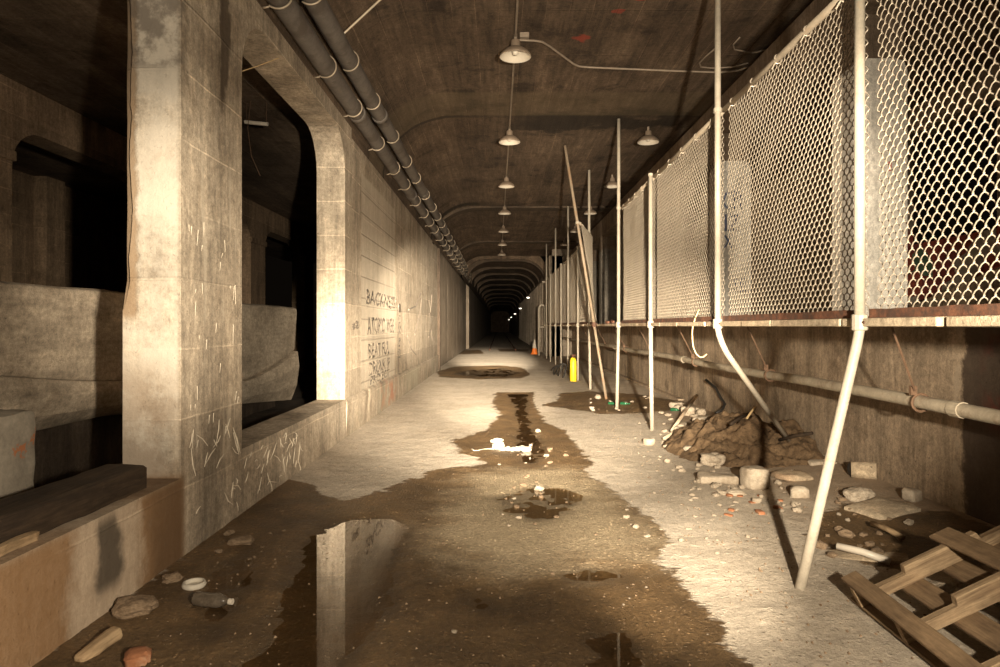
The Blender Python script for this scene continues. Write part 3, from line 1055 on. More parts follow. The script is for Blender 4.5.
ZT = 4.87
main = arc_profile(-1.92, 3.75, 3.85, ZT, 1.2, .5, 4.3)
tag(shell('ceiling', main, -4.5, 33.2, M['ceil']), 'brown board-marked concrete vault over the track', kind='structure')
def rib(name, y, w_, dn, label, inset=.0, mat='ribdark'):
    pr = arc_profile(-1.93 + inset, 3.72, 3.80, ZT - dn, 1.35, .7, 4.2)
    o = shell(name, pr, y, y + w_, M[mat], .3, 1)
    return tag(o, label, kind='structure')
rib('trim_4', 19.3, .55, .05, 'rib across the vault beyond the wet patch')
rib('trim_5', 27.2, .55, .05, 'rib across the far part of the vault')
far = arc_profile(-1.80, 2.3, 3.75, 4.72, 1.3, 1.3, 3.75)
tag(shell('ceiling_far', far, 33.0, 150, M['ceil'], .5, 4), 'narrow vault receding into darkness', kind='structure')
pr = arc_profile(-1.55, 2.26, 3.7, 4.62, 1.3, 1.2, 3.6)
for k, y in enumerate((33.2, 37.5, 42, 47, 53, 60, 68, 77, 88, 100)):
    tag(shell('trim_%d' % (6 + k), pr, y, y + .7, M['ribdark'], .5, 1), 'vault rib in the narrow far tunnel', kind='structure')
# right wall of the narrow tunnel and the front wall that closes the platform bay
wr_ = MB().box((2.27, 30.2, -.1), (2.9, 150, 4.6))
for k in range(30): wr_.box((2.18, 31 + k * 1.4, -.05), (2.3, 31.35 + k * 1.4, 3.7))
tag(wr_.build('wall_right_far', M['wall_far'], bevel=.02), 'ribbed right wall of the far tunnel', kind='structure')
tag(MB().box((2.4, 30.2, -.1), (6.2, 30.6, 4.9)).build('wall_end', M['wall_far']), 'cross wall closing the platform end', kind='structure')
tag(MB().box((-9.5, 149, -.1), (6, 149.5, 6)).build('wall_end_far', M['ceil']), 'blind end of the tunnel', kind='structure')

# ------------------------------------------------------------------ platform
PX = 2.0
sl = MB()
sl.box((PX + .04, -3, 1.395), (5.6, 30.2, 1.445))
tag(sl.build('platform', M['slab'], bevel=.006), 'thin concrete platform slab along the track', kind='structure')
# broken pale nosing stones along the slab edge, in one band of structure
nz = MB()
y = -2.0
rnd = random.Random(11)
while y < 30:
    L = rnd.uniform(.5, 1.1)
    dp = rnd.choice((0, .0, .012, .02))
    nz.box((PX - .005 + dp, y, 1.398), (PX + .05, y + L - rnd.uniform(.01, .05), 1.442))
    y += L
tag(nz.build('trim_20', M['slab'], bevel=.006), 'chipped pale nosing along the platform edge', kind='structure')
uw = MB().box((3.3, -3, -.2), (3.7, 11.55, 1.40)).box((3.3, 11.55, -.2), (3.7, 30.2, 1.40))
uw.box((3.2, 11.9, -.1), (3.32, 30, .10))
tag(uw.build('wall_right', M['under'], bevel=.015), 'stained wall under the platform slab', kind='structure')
bw = MB()
bw.box((5.6, -3, 1.4), (5.9, 7.5, 4.9)).box((5.6, 9.5, 1.4), (5.9, 30.4, 4.9)).box((5.6, 7.5, 1.4), (5.9, 9.5, 2.5)).box((5.6, 7.5, 4.0), (5.9, 9.5, 4.9))
tag(bw.build('wall_platform', M['graf']), 'platform back wall with red and green painted patches', kind='structure')
tag(MB().box((3.45, -4, 4.35), (5.9, 30.4, 4.6)).build('ceiling_platform', M['ceil2']), 'lower ceiling over the platform', kind='structure')
tag(MB().box((3.1, -4, 4.12), (3.56, 30.2, 4.62)).build('trim_21', M['colb'], bevel=.02), 'beam over the platform columns', kind='structure')
k = 0
for i in range(-1, 7):
    yc = 5.82 + 3.6 * i
    c = MB().box((3.1, yc, 1.44), (3.54, yc + .34, 4.14)).build('column', M['colb'], bevel=.015)
    nm = ('beside the camera', 'behind the nearest tall mesh panel', 'with blue scrawl behind the second mesh panel', 'third from the camera', 'fourth from the camera',
          'fifth from the camera seen through the fence gap', 'sixth from the camera', 'last before the end wall')[k]
    tag(c, 'platform column %s, painted below and bare brown above' % nm, kind='structure')
    # thick coat up to head height, rounded at the top, white near and grey farther
    q = MB()
    poly = [(3.085, 1.445), (3.555, 1.445), (3.555, 3.63), (3.52, 3.71), (3.45, 3.73), (3.18, 3.73), (3.11, 3.71), (3.085, 3.63)]
    q.prism(poly, 1, yc - .015, yc + .355)
    pc = q.build('paint_coat', M['colw' if i < 2 else 'coatg'], c)
    if i < 2: pc['label'] = 'white painted lower part'
    if i == 1:
        for (tx, a, b, z, h_, sd) in (('CFI', 3.16, 3.42, 3.18, .26, 31), ('IZ', 3.18, 3.40, 2.86, .24, 33), ('X', 3.16, 3.30, 2.6, .2, 35), ('SE', 3.30, 3.48, 1.98, .2, 36)):
            text_on_wall(tx, a, b, z, h_, M['inkblue'], 'blue_scrawl', c, yc - .016, sd, facing='y')
    if i == 0:
        MB().tube([(3.40, yc - .016, 2.75), (3.402, yc - .016, 2.83)], .014, 5).build('red_mark', simple('red paint', (.5, .06, .05)), c)
    k += 1
# sloping pale parapet of the stair on the platform
o = MB().prism([(6.0, 1.45), (8.6, 1.45), (8.6, 1.62), (6.0, 2.25)], 0, 5.2, 5.45).build('stair_parapet', M['slab'], bevel=.02)
tag(o, 'pale sloping parapet against the painted back wall behind the mesh', 'parapet')

# ------------------------------------------------------------------ fence
TOPZ = 3.37
BOTZ = 1.49
PR = .028


def post(name, y, tall, foot, label, x=PX, mat='post', mid=None, top=None):
    """upright of scaffold tube clamped to the platform edge, with its own lower leg"""
    root = empty(name, (x, y, 0))
    tag(root, label, 'fence post', 'fence posts along the platform edge')
    O = Vector((x, y, 0))
    zt = ZT - .01 if tall else TOPZ + .03
    tp = Vector(top) if top else Vector((x, y, zt))
    f = Vector(foot)
    cl = Vector((x, y, 1.42)) if not top else f.lerp(tp, 1.42 / tp.z)
    u = MB().tube([p - O for p in (cl + Vector((0, 0, 0)), cl.lerp(tp, .5), tp)], PR, 12)
    u.build('upright', M[mat], root, smooth=True)
    pts = [cl - Vector((0, 0, .0))] + [Vector(m) for m in (mid or [])] + [f]
    MB().tube([p - O for p in pts], PR * .97, 12).build('lower_leg', M[mat], root, smooth=True)
    ax = (tp - cl).normalized()
    c = MB().tube([cl - ax * .045 - O, cl - ax * .04 - O, cl + ax * .04 - O, cl + ax * .045 - O], [.036, .042, .042, .036], 12)
    bolt = MB().tube([cl + Vector((.0, -.06, 0)) - O, cl + Vector((.0, .06, 0)) - O], .010, 6)
    cb = c.build('clamp', M['rust' if mat == 'postrust' else mat], root)
    bolt.build('bolt', M['rust'], cb)
    if not tall and not top:
        MB().tube([Vector((0, 0, zt - .02)), Vector((0, 0, zt + .012))], [PR * 1.25, PR * 1.15], 12).build('cap', M['post'], root)
    else:
        a = (cl + (tp - cl) * ((TOPZ - 1.42) / (tp.z - 1.42))) - O
        MB().tube([a - ax * .02, a + ax * .02], PR * 1.35, 12).build('rail_ring', M['post'], root)
    return root


def fz_at(x, y): return floor_height(x, y) - .004
def ft(px, py):
    p = P(px, py)
    p.z = fz_at(p.x, p.y)
    return p


p1f = ft(800, 591)
post('fence_post', 3.70, False, p1f, 'nearest fence post, its lower leg kicked out onto the dusty floor', mid=[(PX, 3.70, 1.38), (PX - .02, 3.69, 1.30)])
p2f = ft(798, 459)
p2m = []
for k in range(1, 8):
    q = k / 8
    p2m.append(Vector((PX + .15 * q ** 1.6, 6.1 + .11 * q ** 1.6, 1.40 - .30 * q)))
post('fence_post', 6.10, True, p2f, 'tall fence post whose lower leg bends in beside the soil heap', mid=p2m)
post('fence_post', 8.80, False, (2.03, 8.85, fz_at(2.03, 8.85)), 'straight short fence post third from the camera beside the rubble')
post('fence_post', 11.15, True, (1.97, 11.15, fz_at(1.97, 11.15)), 'tall straight fence post just before the gap in the mesh')
post('fence_post', 14.8, True, (2.0, 14.6, fz_at(2, 14.6)), 'tall fence post just beyond the leaning pole')
for (y, tall, lb) in ((16.9, False, 'short fence post touching the yellow cylinder'),
                      (19.3, True, 'tall fence post right behind the yellow cylinder'), (21.5, False, 'short fence post second beyond the yellow cylinder'),
                      (23.6, True, 'tall fence post third beyond the yellow cylinder'), (25.9, False, 'short fence post second from the far end'),
                      (28.1, True, 'tall fence post at the far end of the mesh')):
    post('fence_post', y, tall, (2.0, y, fz_at(2, y)), lb)
lp_f = Vector((2.03, 12.62, fz_at(2.03, 12.62)))
lp_t = Vector((1.265, 12.8, ZT - .012))
post('leaning_pole', 12.7, True, lp_f, 'rusty pole leaning left across the fence gap up to the vault', x=1.80, mat='postrust', top=lp_t)['group'] = 'fence posts along the platform edge'


def panel(y0, y1, label, x0t=PX, x1t=PX, x0b=PX, x1b=PX, ties=5, sides=4, wr=.0036, rust=True):
    """chain-link panel from y0 to y1; x..t / x..b give the top and bottom corners"""
    root = empty('chain_link_fence', (PX, y0, BOTZ))
    tag(root, label, 'fence', 'chain-link panels on the platform edge')
    O = Vector((PX, y0, BOTZ))
    off = .075
    a0, a1 = Vector((x0b + off, y0 + .05, BOTZ)), Vector((x1b + off, y1 - .04, BOTZ))
    b0, b1 = Vector((x0t + off, y0 + .05, TOPZ)), Vector((x1t + off, y1 - .04, TOPZ))
    L = (a1 - a0).length
    H = TOPZ - BOTZ
    w_, h_ = .0330, .075
    nw = int(L / w_)
    nh = int(H / (h_ / 2))
    def pos(s, z, o):
        s, z = min(1, max(0, s)), min(1, max(0, z))
        sag = .012 * mnoise.noise(Vector((s * 5 + y0, z * 5, 2)))
        p = a0.lerp(a1, s).lerp(b0.lerp(b1, s), z)
        return p + Vector((o + sag, 0, 0)) - O
    mb = MB()
    dl = .0075
    prof_ = ((-.16, .0), (.06, .16), (.30, .62), (.54, 1.02)) if sides > 3 else ((-.1, .0), (.45, .95))
    for k in range(nw):
        pts = []
        if (k + 1) * w_ > L: continue
        for j in range(nh):
            s0, s1 = (j + k) % 2, (j + 1 + k) % 2
            up = dl if s1 else -dl
            for (tz, ts) in (((.08, .04), (.30, .30), (.70, .70), (.92, .96)) if sides > 3 else ((.12, .03), (.88, .97))):
                q = s0 + (s1 - s0) * ts
                ex = .0028 * (1 if q > .5 else -1) * (1 if abs(q - .5) > .4 else 0)
                pts.append(pos(((k + q) * w_ + ex) / L, (j + tz) * h_ / 2 / H, up * math.sin(math.pi * tz)))
        mb.tube(pts, wr, sides, cap=False)
    me_ = mb.build('chain_link_mesh', M['wire'], root, recalc=False, smooth=True)
    r0, r1 = b0 - O + Vector((-off * .3, -.02, 0)), b1 - O + Vector((-off * .3, .02, 0))
    MB().tube([r0, r0.lerp(r1, .5), r1], .024, 10).build('top_rail', M['rail'], root, smooth=True)
    if rust:
        br = MB()
        n = 24
        rr = []
        for i in range(n + 1):
            q = a0.lerp(a1, i / n) - O
            e = .006 * mnoise.noise(Vector((q.y * 6 + y0, 4, 1)))
            e2 = .006 * mnoise.noise(Vector((q.y * 6 + y0, 9, 1)))
            rr.append([(q.x - .045 + e, q.y, -.045), (q.x + .03, q.y, -.045), (q.x + .03, q.y, -.035), (q.x - .022, q.y, -.033), (q.x - .024, q.y, .0 + e2), (q.x - .045 + e, q.y, .002 + e2)])
        for r in rr: br.v += r
        for i in range(n):
            for k in range(6):
                k2 = (k + 1) % 6
                br.f.append((i * 6 + k, i * 6 + k2, (i + 1) * 6 + k2, (i + 1) * 6 + k))
        br.f += [tuple(range(6)), tuple(n * 6 + k for k in range(6))]
        br.build('bottom_rail', M['rust'], root)
    for k in range(ties):
        c = r0.lerp(r1, (k + .5) / ties)
        pts = []
        for j in range(11):
            q = j / 10 * 2 * math.pi * .9 - .3
            pts.append(c + Vector((-.030 * math.cos(q), .02 * (j / 10 - .5), .032 * math.sin(q) - .006)))
        pts.append(pts[-1] + Vector((-.012, .03, -.035)))
        MB().tube(pts, .006, 5).build('tie_wire', M['wire'], root)
    return root


panel(1.45, 3.70, 'chain-link panel nearest the camera, at the right edge of the fence', ties=4, sides=5, wr=.0034)
panel(3.70, 6.10, 'large chain-link panel between the nearest post and the tall bent post', sides=5, wr=.0034)
panel(6.10, 8.80, 'chain-link panel before the straight short post by the rubble')
panel(8.80, 11.15, 'chain-link panel ending at the gap beside the leaning pole')
panel(12.72, 14.8, 'chain-link panel twisted outward onto the rusty leaning pole', x0t=1.49, x0b=1.79, ties=3, rust=True)
for (a, b, lb) in ((14.8, 16.9, 'first chain-link panel of the unbroken run beyond the twisted panel'), (16.9, 19.3, 'second chain-link panel beyond the twisted panel'),
                   (19.3, 21.5, 'third chain-link panel beyond the twisted panel'), (21.5, 23.6, 'fourth chain-link panel beyond the twisted panel'),
                   (23.6, 25.9, 'chain-link panel next to the last one'), (25.9, 28.1, 'last chain-link panel at the far end of the fence')):
    panel(a, b, lb, ties=2, sides=3, wr=.005)
# rusty clips left on the platform edge in the gap
for (y, z) in ((11.9, 1.49), (12.45, 1.47)):
    o = rough_block('rusty_bracket', (.05, .13, .06), M['rust'], (PX + .03, y, 1.443), .2, y, .012, 3)
    tag(o, 'rusty bracket on the platform edge %s the leaning pole' % ('just behind' if y < 12.2 else 'touching'), 'bracket', 'rusty brackets in the fence gap')
# hoop railing at the far end
r_ = MB()
hp = [(1.88, 31.4, .0), (1.88, 31.4, 2.2)] + [(2.02 - .14 * math.cos(q), 31.4, 2.2 + .2 * math.sin(q)) for q in [math.pi * k / 8 for k in range(1, 8)]] + [(2.16, 31.4, 2.2), (2.16, 31.4, .0)]
root = empty('hoop_rail', (0, 0, 0))
tag(root, 'pale hooped pipe rail at the far end of the fence beside the cone', 'rail')
r_.tube(hp, .05, 10).build('hoop', M['post'], root, smooth=True)
MB().tube([(1.88, 31.4, 1.35), (2.16, 31.4, 1.35)], .035, 8).build('crossbar', M['post'], root)

# pipe slung under the platform
root = empty('slung_pipe', (2.75, 0, .9))
tag(root, 'pale pipe slung on rods under the platform slab', 'pipe')
MB().tube([(0, -1.5 + k * 1.5, .012 * math.sin(k * 1.7)) for k in range(21)], .043, 12).build('pipe', M['dullpipe'], root, smooth=True)
for y in (3.95, 9.9, 15.8): MB().tube([(0, y, 0), (0, y + .09, 0)], .050, 12).build('coupling', M['dullpipe'], root)
for y in (1.9, 4.35, 6.75, 9.3, 11.9, 14.4, 17, 20, 23):
    h_ = MB().tube([(-.32, y - .22, .50), (-.05, y - .02, .08)], .0075, 6).build('hanger_rod', M['rod'], root)
    rg = MB()
    rg.tube([(.058 * math.cos(q), y, .058 * math.sin(q)) for q in [2 * math.pi * k / 12 for k in range(13)]], .009, 6)
    rg.box((-.07, y - .012, .05), (-.03, y + .012, .11))
    rg.build('hanger_ring', M['rod'], h_)
# pale cable hanging from the mesh
pc = [PD(697, 314, 6.9), PD(693, 324, 6.9), PD(692, 335, 6.9), PD(693, 346, 6.9), PD(695.5, 353, 6.9), PD(699, 357, 6.88), PD(703, 357.5, 6.86), PD(707, 354, 6.84)]
pts = []
for i in range(len(pc) - 1):
    for k in range(4): pts.append(pc[i].lerp(pc[i + 1], k / 4))
pts.append(pc[-1])
for _ in range(3):
    pts = [pts[0]] + [(pts[i - 1] + pts[i] * 2 + pts[i + 1]) / 4 for i in range(1, len(pts) - 1)] + [pts[-1]]
pts.insert(0, Vector((PX + .065, 6.9, 1.57)))
o = MB().tube(pts, .0065, 8).build('hanging_cable', M['cable'], smooth=True)
tag(o, 'pale stiff cable hooking down from the mesh bottom left of the bent leg', 'cable')

# ------------------------------------------------------------------ pipes on the left wall
def wall_pipe(name, cx, cz, r, label, offs):
    root = empty(name, (cx, 0, cz))
    tag(root, label, 'pipe', 'pipes along the top of the left wall')
    MB().tube([(0, -4.4 + k * 2.2, .006 * math.sin(k * 2.1)) for k in range(21)], r, 20).build('pipe', M['pipe'], root, smooth=True)
    for k in range(7):
        y = 3.2 + offs * 2 + k * 5.2
        MB().tube([(0, y - .07, 0), (0, y - .06, 0), (0, y + .06, 0), (0, y + .07, 0)], [r, r + .012, r + .012, r], 20).build('coupling', M['pipe'], root, smooth=True)
    k = 0
    y = 2.6 + offs
    while y < 40:
        pts = []
        rr = r + .012
        wob = .05 * math.sin(k * 2.3)
        a0, a1 = (R(75), R(-125))
        for j in range(15):
            q = a0 + (a1 - a0) * j / 14
            pts.append(Vector((rr * math.cos(q), y + wob * j / 14, rr * math.sin(q))))
        if offs == 0:
            wx = WX - cx + .0
            pts += [Vector((wx + .05, y + wob, -rr * .92)), Vector((wx, y + wob, -rr * .98))]
        pts.insert(0, Vector((.02, y, rr + .03)))
        MB().tube(pts, .0085, 6).build('hanger_hook', M['hook'], root, smooth=True)
        y += 1.25 + .45 * ((k * 37) % 10) / 10
        k += 1
    return root


wall_pipe('wall_pipe', -1.785, HC + 2.67, .100, 'grey pipe running along the wall, the lower of the two', 0)
wall_pipe('wall_pipe', -1.625, HC + 2.87, .098, 'grey pipe tucked into the vault corner above the other pipe', .35)
o = MB().tube([(-1.56, 6.72, HC + 2.95), (-1.14, 6.75, HC + 3.36)], .012, 8).build('brace_rod', M['hook'])
tag(o, 'pale thin rod bracing the upper pipe to the vault', 'rod')

# ------------------------------------------------------------------ ceiling lamps and conduit
LX = .195
H_L = 3.2


def lamp(x, y, label, group):
    root = empty('ceiling_lamp', (x, y, HC + H_L))
    tag(root, label, 'lamp', group)
    n = 28
    MB().lathe([(.185, -.002), (.19, .004), (.185, .02), (.155, .055), (.12, .085), (.085, .105), (.07, .112), (.06, .112)], n).build('shade', M['shade'], root, smooth=True)
    MB().lathe([(.186, -.002), (.178, .003), (.15, .04), (.11, .07), (.06, .09), (.0, .095)], n).build('reflector', M['enamel'], root, smooth=True)
    MB().lathe([(.0, .20), (.045, .20), (.055, .19), (.058, .12), (.062, .105), (.05, .10)], 18).build('neck', M['shade'], root, smooth=True)
    MB().lathe([(0, .02), (.025, .022), (.04, .05), (.03, .075), (.02, .09)], 16).build('bulb', M['enamel'], root, smooth=True)
    MB().tube([(0, 0, .19), (0, 0, ZT - HC - H_L + .01)], .02, 8).build('stem', M['conduit'], root)
    return root


ordn = ['nearest to the camera', 'second', 'third', 'fourth', 'fifth', 'sixth', 'seventh', 'eighth']
LY = [7.93 + 3.69 * k for k in range(7)]
for k, y in enumerate(LY):
    lamp(LX - .012 * k, y, ('bell-shaped ceiling lamp over the track, %s' % ordn[k]) + ('' if k == 0 else ' along the row'), 'ceiling lamps over the track')
for k, y in enumerate(LY[1:6]):
    lamp(2.60, y, 'bell-shaped ceiling lamp on the fence side of the vault, %s' % (['first', 'second', 'third', 'fourth', 'fifth'][k]) + ' in that row', 'ceiling lamps on the fence side')
o = MB().tube([(LX + .006, -3, ZT - .03)] + [(LX - .012 * k, y, ZT - .03) for k, y in enumerate(LY)], .014, 8).build('conduit', M['conduit'])
tag(o, 'thin conduit running lengthwise between the lamps over the track', 'conduit')
cz = ZT - .03
o = MB().tube([(LX, 7.93, cz - .04), (.42, 7.97, cz - .03), (.52, 8.05, cz - .01), (.62, 8.2, cz), (.98, 8.76, cz), (1.06, 8.84, cz), (1.2, 8.87, cz), (2.4, 9.0, cz), (3.0, 9.05, cz), (3.22, 8.98, cz), (3.34, 8.75, cz - .02)], .013, 8).build('conduit', M['conduit'], smooth=True)
tag(o, 'conduit crossing the vault from the nearest lamp to the fence', 'conduit')
o = MB().tube([(2.70, 8.15, cz), (2.64, 8.5, cz), (2.62, 8.72, cz), (2.68, 8.86, cz), (2.85, 8.90, cz), (3.1, 8.86, cz), (3.25, 8.7, cz - .01)], .010, 8).build('conduit', M['conduit'], smooth=True)
tag(o, 'short looped wire on the vault behind the tall bent post', 'conduit')
o = MB().tube([(2.87, 7.95, cz), (2.86, 8.15, cz), (2.93, 8.3, cz), (3.2, 8.4, cz), (3.36, 8.25, cz - .01)], .010, 8).build('conduit', M['conduit'], smooth=True)
tag(o, 'short curled wire on the vault near the top of the mesh', 'conduit')
jb = MB().box((LX + .05, 7.86, ZT - .06), (LX + .16, 7.95, ZT - .003)).build('junction_box', M['conduit'], bevel=.006)
tag(jb, 'small junction box beside the nearest lamp', 'box')
# lit bulkhead lamps in the deep tunnel
for k, (px, py, d) in enumerate(((543, 281, 30.9), (527, 297, 48), (519, 308, 66), (513.5, 313.5, 88), (509.5, 317, 115), (507, 319.5, 140))):
    p = PD(px, py, d)
    p.x = 2.27 - .02
    p.z = HC + (VY - py) * d / F
    root = empty('bulkhead_lamp', p)
    tag(root, ['small wall lamp at the end of the fence, first of the tunnel wall lamps', 'lit wall lamp second in the deep tunnel row', 'lit wall lamp third in the deep tunnel row',
               'lit wall lamp fourth in the deep tunnel row', 'lit wall lamp fifth in the deep tunnel row', 'lit wall lamp last in the deep tunnel row'][k], 'wall lamp', 'wall lamps of the deep tunnel')
    MB().box((-.12, -.2, -.02), (.06, .2, .10)).build('housing', M['shade'], root, bevel=.01)
    MB().lathe([(0, -.09), (.08, -.085), (.12, -.05), (.13, -.02)], 16, (-.14, 0, 0)).build('lamp_glass', M['lit'] if k else M['enamel'], root, smooth=True)

# ------------------------------------------------------------------ tracks, cone, yellow cylinder
for x, lb in ((-.52, 'left'), (.92, 'right')):
    pf = [(-.07, 0), (.07, 0), (.07, .015), (.012, .03), (.012, .10), (.035, .11), (.035, .14), (-.035, .14), (-.035, .11), (-.012, .10), (-.012, .03), (-.07, .015)]
    o = MB().prism([(x + a, b - .02) for a, b in pf], 1, 37, 148).build('track_rail', M['rust'])
    tag(o, 'rusted track rail in the deep tunnel floor, the %s one' % lb, 'rail', 'track rails')
p = P(534.5, 354.5)
root = empty('traffic_cone', (p.x, p.y, .008))
tag(root, 'orange traffic cone with white band at the far end of the fence', 'traffic cone')
MB().box((-.2, -.2, 0), (.2, .2, .04)).build('base', M['orange'], root, bevel=.02)
MB().lathe([(.15, .04), (.094, .37)], 20).build('lower_cone', M['orange'], root, smooth=True)
MB().lathe([(.108, .295), (.080, .46), (.07, .52), (.052, .62)], 20).build('white_band', M['white'], root, smooth=True)
MB().lathe([(.05, .62), (.03, .73), (.0, .735)], 20).build('tip', M['white'], root, smooth=True)
p = P(573.3, 382)
root = empty('yellow_cylinder', (p.x, p.y, fz_at(p.x, p.y)))
tag(root, 'bright yellow gas cylinder standing at the foot of a fence post', 'gas cylinder')
MB().lathe([(0, 0), (.075, 0), (.083, .02), (.083, .50), (.07, .56), (.035, .595), (.0, .60)], 22).build('body', M['yellow'], root, smooth=True)
MB().tube([(0, 0, .59), (0, 0, .66)], .02, 10).build('valve', M['rust'], root)
MB().tube([(-.05, 0, .65), (.0, 0, .665), (.06, 0, .65)], .012, 8).build('valve_lever', M['rust'], root)
cb = MB()
pts = []
for k in range(60):
    q = k / 59
    pts.append(Vector((1.66 + .10 * math.sin(q * 17) - .1 * q, 17.2 + 1.6 * q + .15 * math.cos(q * 17), .05 + .40 * abs(math.sin(q * 9)) * (1 - .4 * q))))
cb.tube(pts, .018, 6)
o = cb.build('cable_tangle', M['black'], smooth=True)
tag(o, 'tangle of black cable beside the yellow cylinder', 'cable')

# ------------------------------------------------------------------ pallet
def pallet():
    """upside-down stringer pallet, its inner edge propped up on rubble. local x runs up the stringers, y along the boards, z out of the deck"""
    yaw, tilt = R(-1.5), R(26)
    root = empty('wooden_pallet', (1.765, 3.29, .02))
    root.rotation_mode = 'XYZ'
    root.rotation_euler = (R(-1.0), -tilt, yaw)
    tag(root, 'upturned weathered wooden pallet propped on rubble beside the platform wall', 'pallet')
    rnd = random.Random(2)
    Lx, Ly = 1.12, 1.0
    def board(x, wd, z0, z1, name, mat, y0=-1.0, y1=.06, sk=0.0):
        b = MB()
        N = 10
        rows = []
        for i in range(N + 1):
            q = i / N
            y = y0 + (y1 - y0) * q
            e = .004 * mnoise.noise(Vector((x * 9, y * 5, 1)))
            dx = sk * (q - .5)
            rows.append([(x + dx + e, y, z0), (x + dx + wd + e, y, z0), (x + dx + wd - e, y, z1), (x + dx - e, y, z1)])
        for r in rows: b.v += r
        for i in range(N):
            for k in range(4):
                k2 = (k + 1) % 4
                b.f.append((i * 4 + k, i * 4 + k2, (i + 1) * 4 + k2, (i + 1) * 4 + k))
        b.f += [(0, 1, 2, 3), tuple(N * 4 + k for k in range(4))]
        return b.build(name, M[mat], root, bevel=.004)
    for k, x in enumerate((-.0, .215, .43, .645, .86, 1.03)):
        board(x, .115 if k else .10, 0, .018, 'lower_board', 'pallet2')
    hs = .092
    for k, y in enumerate((-.045, -.43, -.82)):
        poly = [(0, .018), (Lx, .018), (Lx, .018 + hs), (.83, .018 + hs), (.82, .018 + hs - .036), (.66, .018 + hs - .036), (.65, .018 + hs), (.39, .018 + hs),
                (.38, .018 + hs - .038), (.12, .018 + hs - .038), (.11, .018 + hs), (0, .018 + hs)]
        poly[7:11] = [(.27, .018 + hs), (.26, .018 + hs - .038), (.085, .018 + hs - .038), (.075, .018 + hs)]
        MB().prism(poly, 1, y - .02, y + .02).build('stringer', M['pallet'], root, bevel=.003)
    board(-.005, .085, .018 + hs, .036 + hs, 'upper_board', 'pallet2', sk=.02)
    board(.50, .11, .018 + hs, .036 + hs, 'upper_board', 'pallet2', sk=-.02)
    board(.99, .10, .018 + hs, .036 + hs, 'upper_board', 'pallet2')
    return root


pallet()

# ------------------------------------------------------------------ rubble
def stone_mesh(name, mat, seed, flat=.65, sub=3, amp=.35, boxy=.35):
    bm = bmesh.new()
    bmesh.ops.create_icosphere(bm, subdivisions=sub, radius=1)
    for v in bm.verts:
        c = v.co.copy()
        mx = max(abs(c.x), abs(c.y), abs(c.z))
        c = c.lerp(c / mx * .8, boxy)
        k = 1 + amp * mnoise.noise(c * 1.3 + Vector((seed * 5.7, 0, seed))) + .1 * mnoise.noise(c * 4 + Vector((seed, 0, 0)))
        c *= k
        c.z *= flat
        v.co = c * .5
    zmin = min(v.co.z for v in bm.verts)
    for v in bm.verts: v.co.z -= zmin
    me = bpy.data.meshes.new(name)
    bm.to_mesh(me)
    bm.free()
    me.materials.append(mat)
    return me


ST = [stone_mesh('rubble_stone', M['stone'], k, .55 + .15 * (k % 3), 2, .4, .3 + .15 * (k % 3)) for k in range(6)]
ST2 = [stone_mesh('soil_clod', M['stone2'], k + 20, .6, 2, .45, .2) for k in range(4)]


def put(meshes, name, x, y, s, label, cat, group, seed, sx=1.0, z=None, sink=.06):
    r = random.Random(seed)
    o = bpy.data.objects.new(name, meshes[seed % len(meshes)])
    COL.objects.link(o)
    zz = fz_at(x, y) if z is None else z
    o.location = (x, y, max(zz, -.004) - s * sink)
    o.rotation_euler = (r.uniform(-.15, .15), r.uniform(-.15, .15), r.uniform(0, 6.28))
    o.scale = (s * r.uniform(.8, 1.25) * sx, s * r.uniform(.75, 1.1), s * r.uniform(.75, 1.1))
    if label: tag(o, label, cat, group)
    return o


# soil heap against the wall
def heap():
    m = MB()
    c = Vector((2.72, 7.35, 0))
    nu, nv = 80, 110
    for j in range(nv + 1):
        for i in range(nu + 1):
            x = 1.85 + 1.44 * i / nu
            y = 6.35 + 2.5 * j / nv
            dx, dy = (x - 2.62) / .85, (y - 7.45) / 1.15
            dx = dx * (1.0 if x < 2.62 else .72)
            rr = math.sqrt(dx * dx + dy * dy)
            h_ = max(0, 1 - rr ** 1.6)
            n = mnoise.fractal(Vector((x * 3, y * 3, 1)), 1, 2.1, 5)
            rd = abs(mnoise.noise(Vector((x * 4.5, y * 4.5, 6))))
            z = .42 * h_ * (1 + .35 * n) + .06 * n * min(1, h_ * 4) + .05 * min(1, h_ * 3) * (.5 * mnoise.noise(Vector((x * 8, y * 8, 2))) + .6 * mnoise.noise(Vector((x * 19, y * 19, 2)))) - .09 * min(1, h_ * 3) * max(0, .25 - rd) * 4 * .3
            base = -.05 + .04 * max(0, x - 2.2)
            m.v.append((x, y, base + z * 1.0))
    for j in range(nv):
        for i in range(nu):
            a = j * (nu + 1) + i
            m.f.append((a, a + 1, a + nu + 2, a + nu + 1))
    o = m.build('soil_heap', M['dirt'], smooth=True, recalc=False)
    return tag(o, 'heap of loose brown soil against the wall under the platform', 'soil heap', kind='stuff')


heap()
seed = 100
# hand placed blocks
def blk(px, py, size, label, rz=0, mat='stone', seed=1, tilt=(0, 0), amp=.012, z=None, name='concrete_chunk', cat='rubble'):
    amp *= 1.8
    p = P(px, py)
    zz = fz_at(p.x, p.y) if z is None else z
    if mat == 'stone2' or 'rounded' in label:
        o = bpy.data.objects.new(name, stone_mesh(name, M[mat], seed, .9, 4, .35, .45))
        COL.objects.link(o)
        o.location = (p.x, p.y, max(zz, -.004) - .01)
        o.rotation_euler = (0, 0, rz)
        o.scale = (size[0] * 1.1, size[1] * 1.1, size[2] * 1.2)
        o.data.polygons.foreach_set('use_smooth', [True] * len(o.data.polygons))
        return tag(o, label, cat)
    o = rough_block(name, size, M[mat], (p.x, p.y, zz - .006), rz, seed, amp, 4, tilt=tilt)
    tag(o, label, cat)
    return o


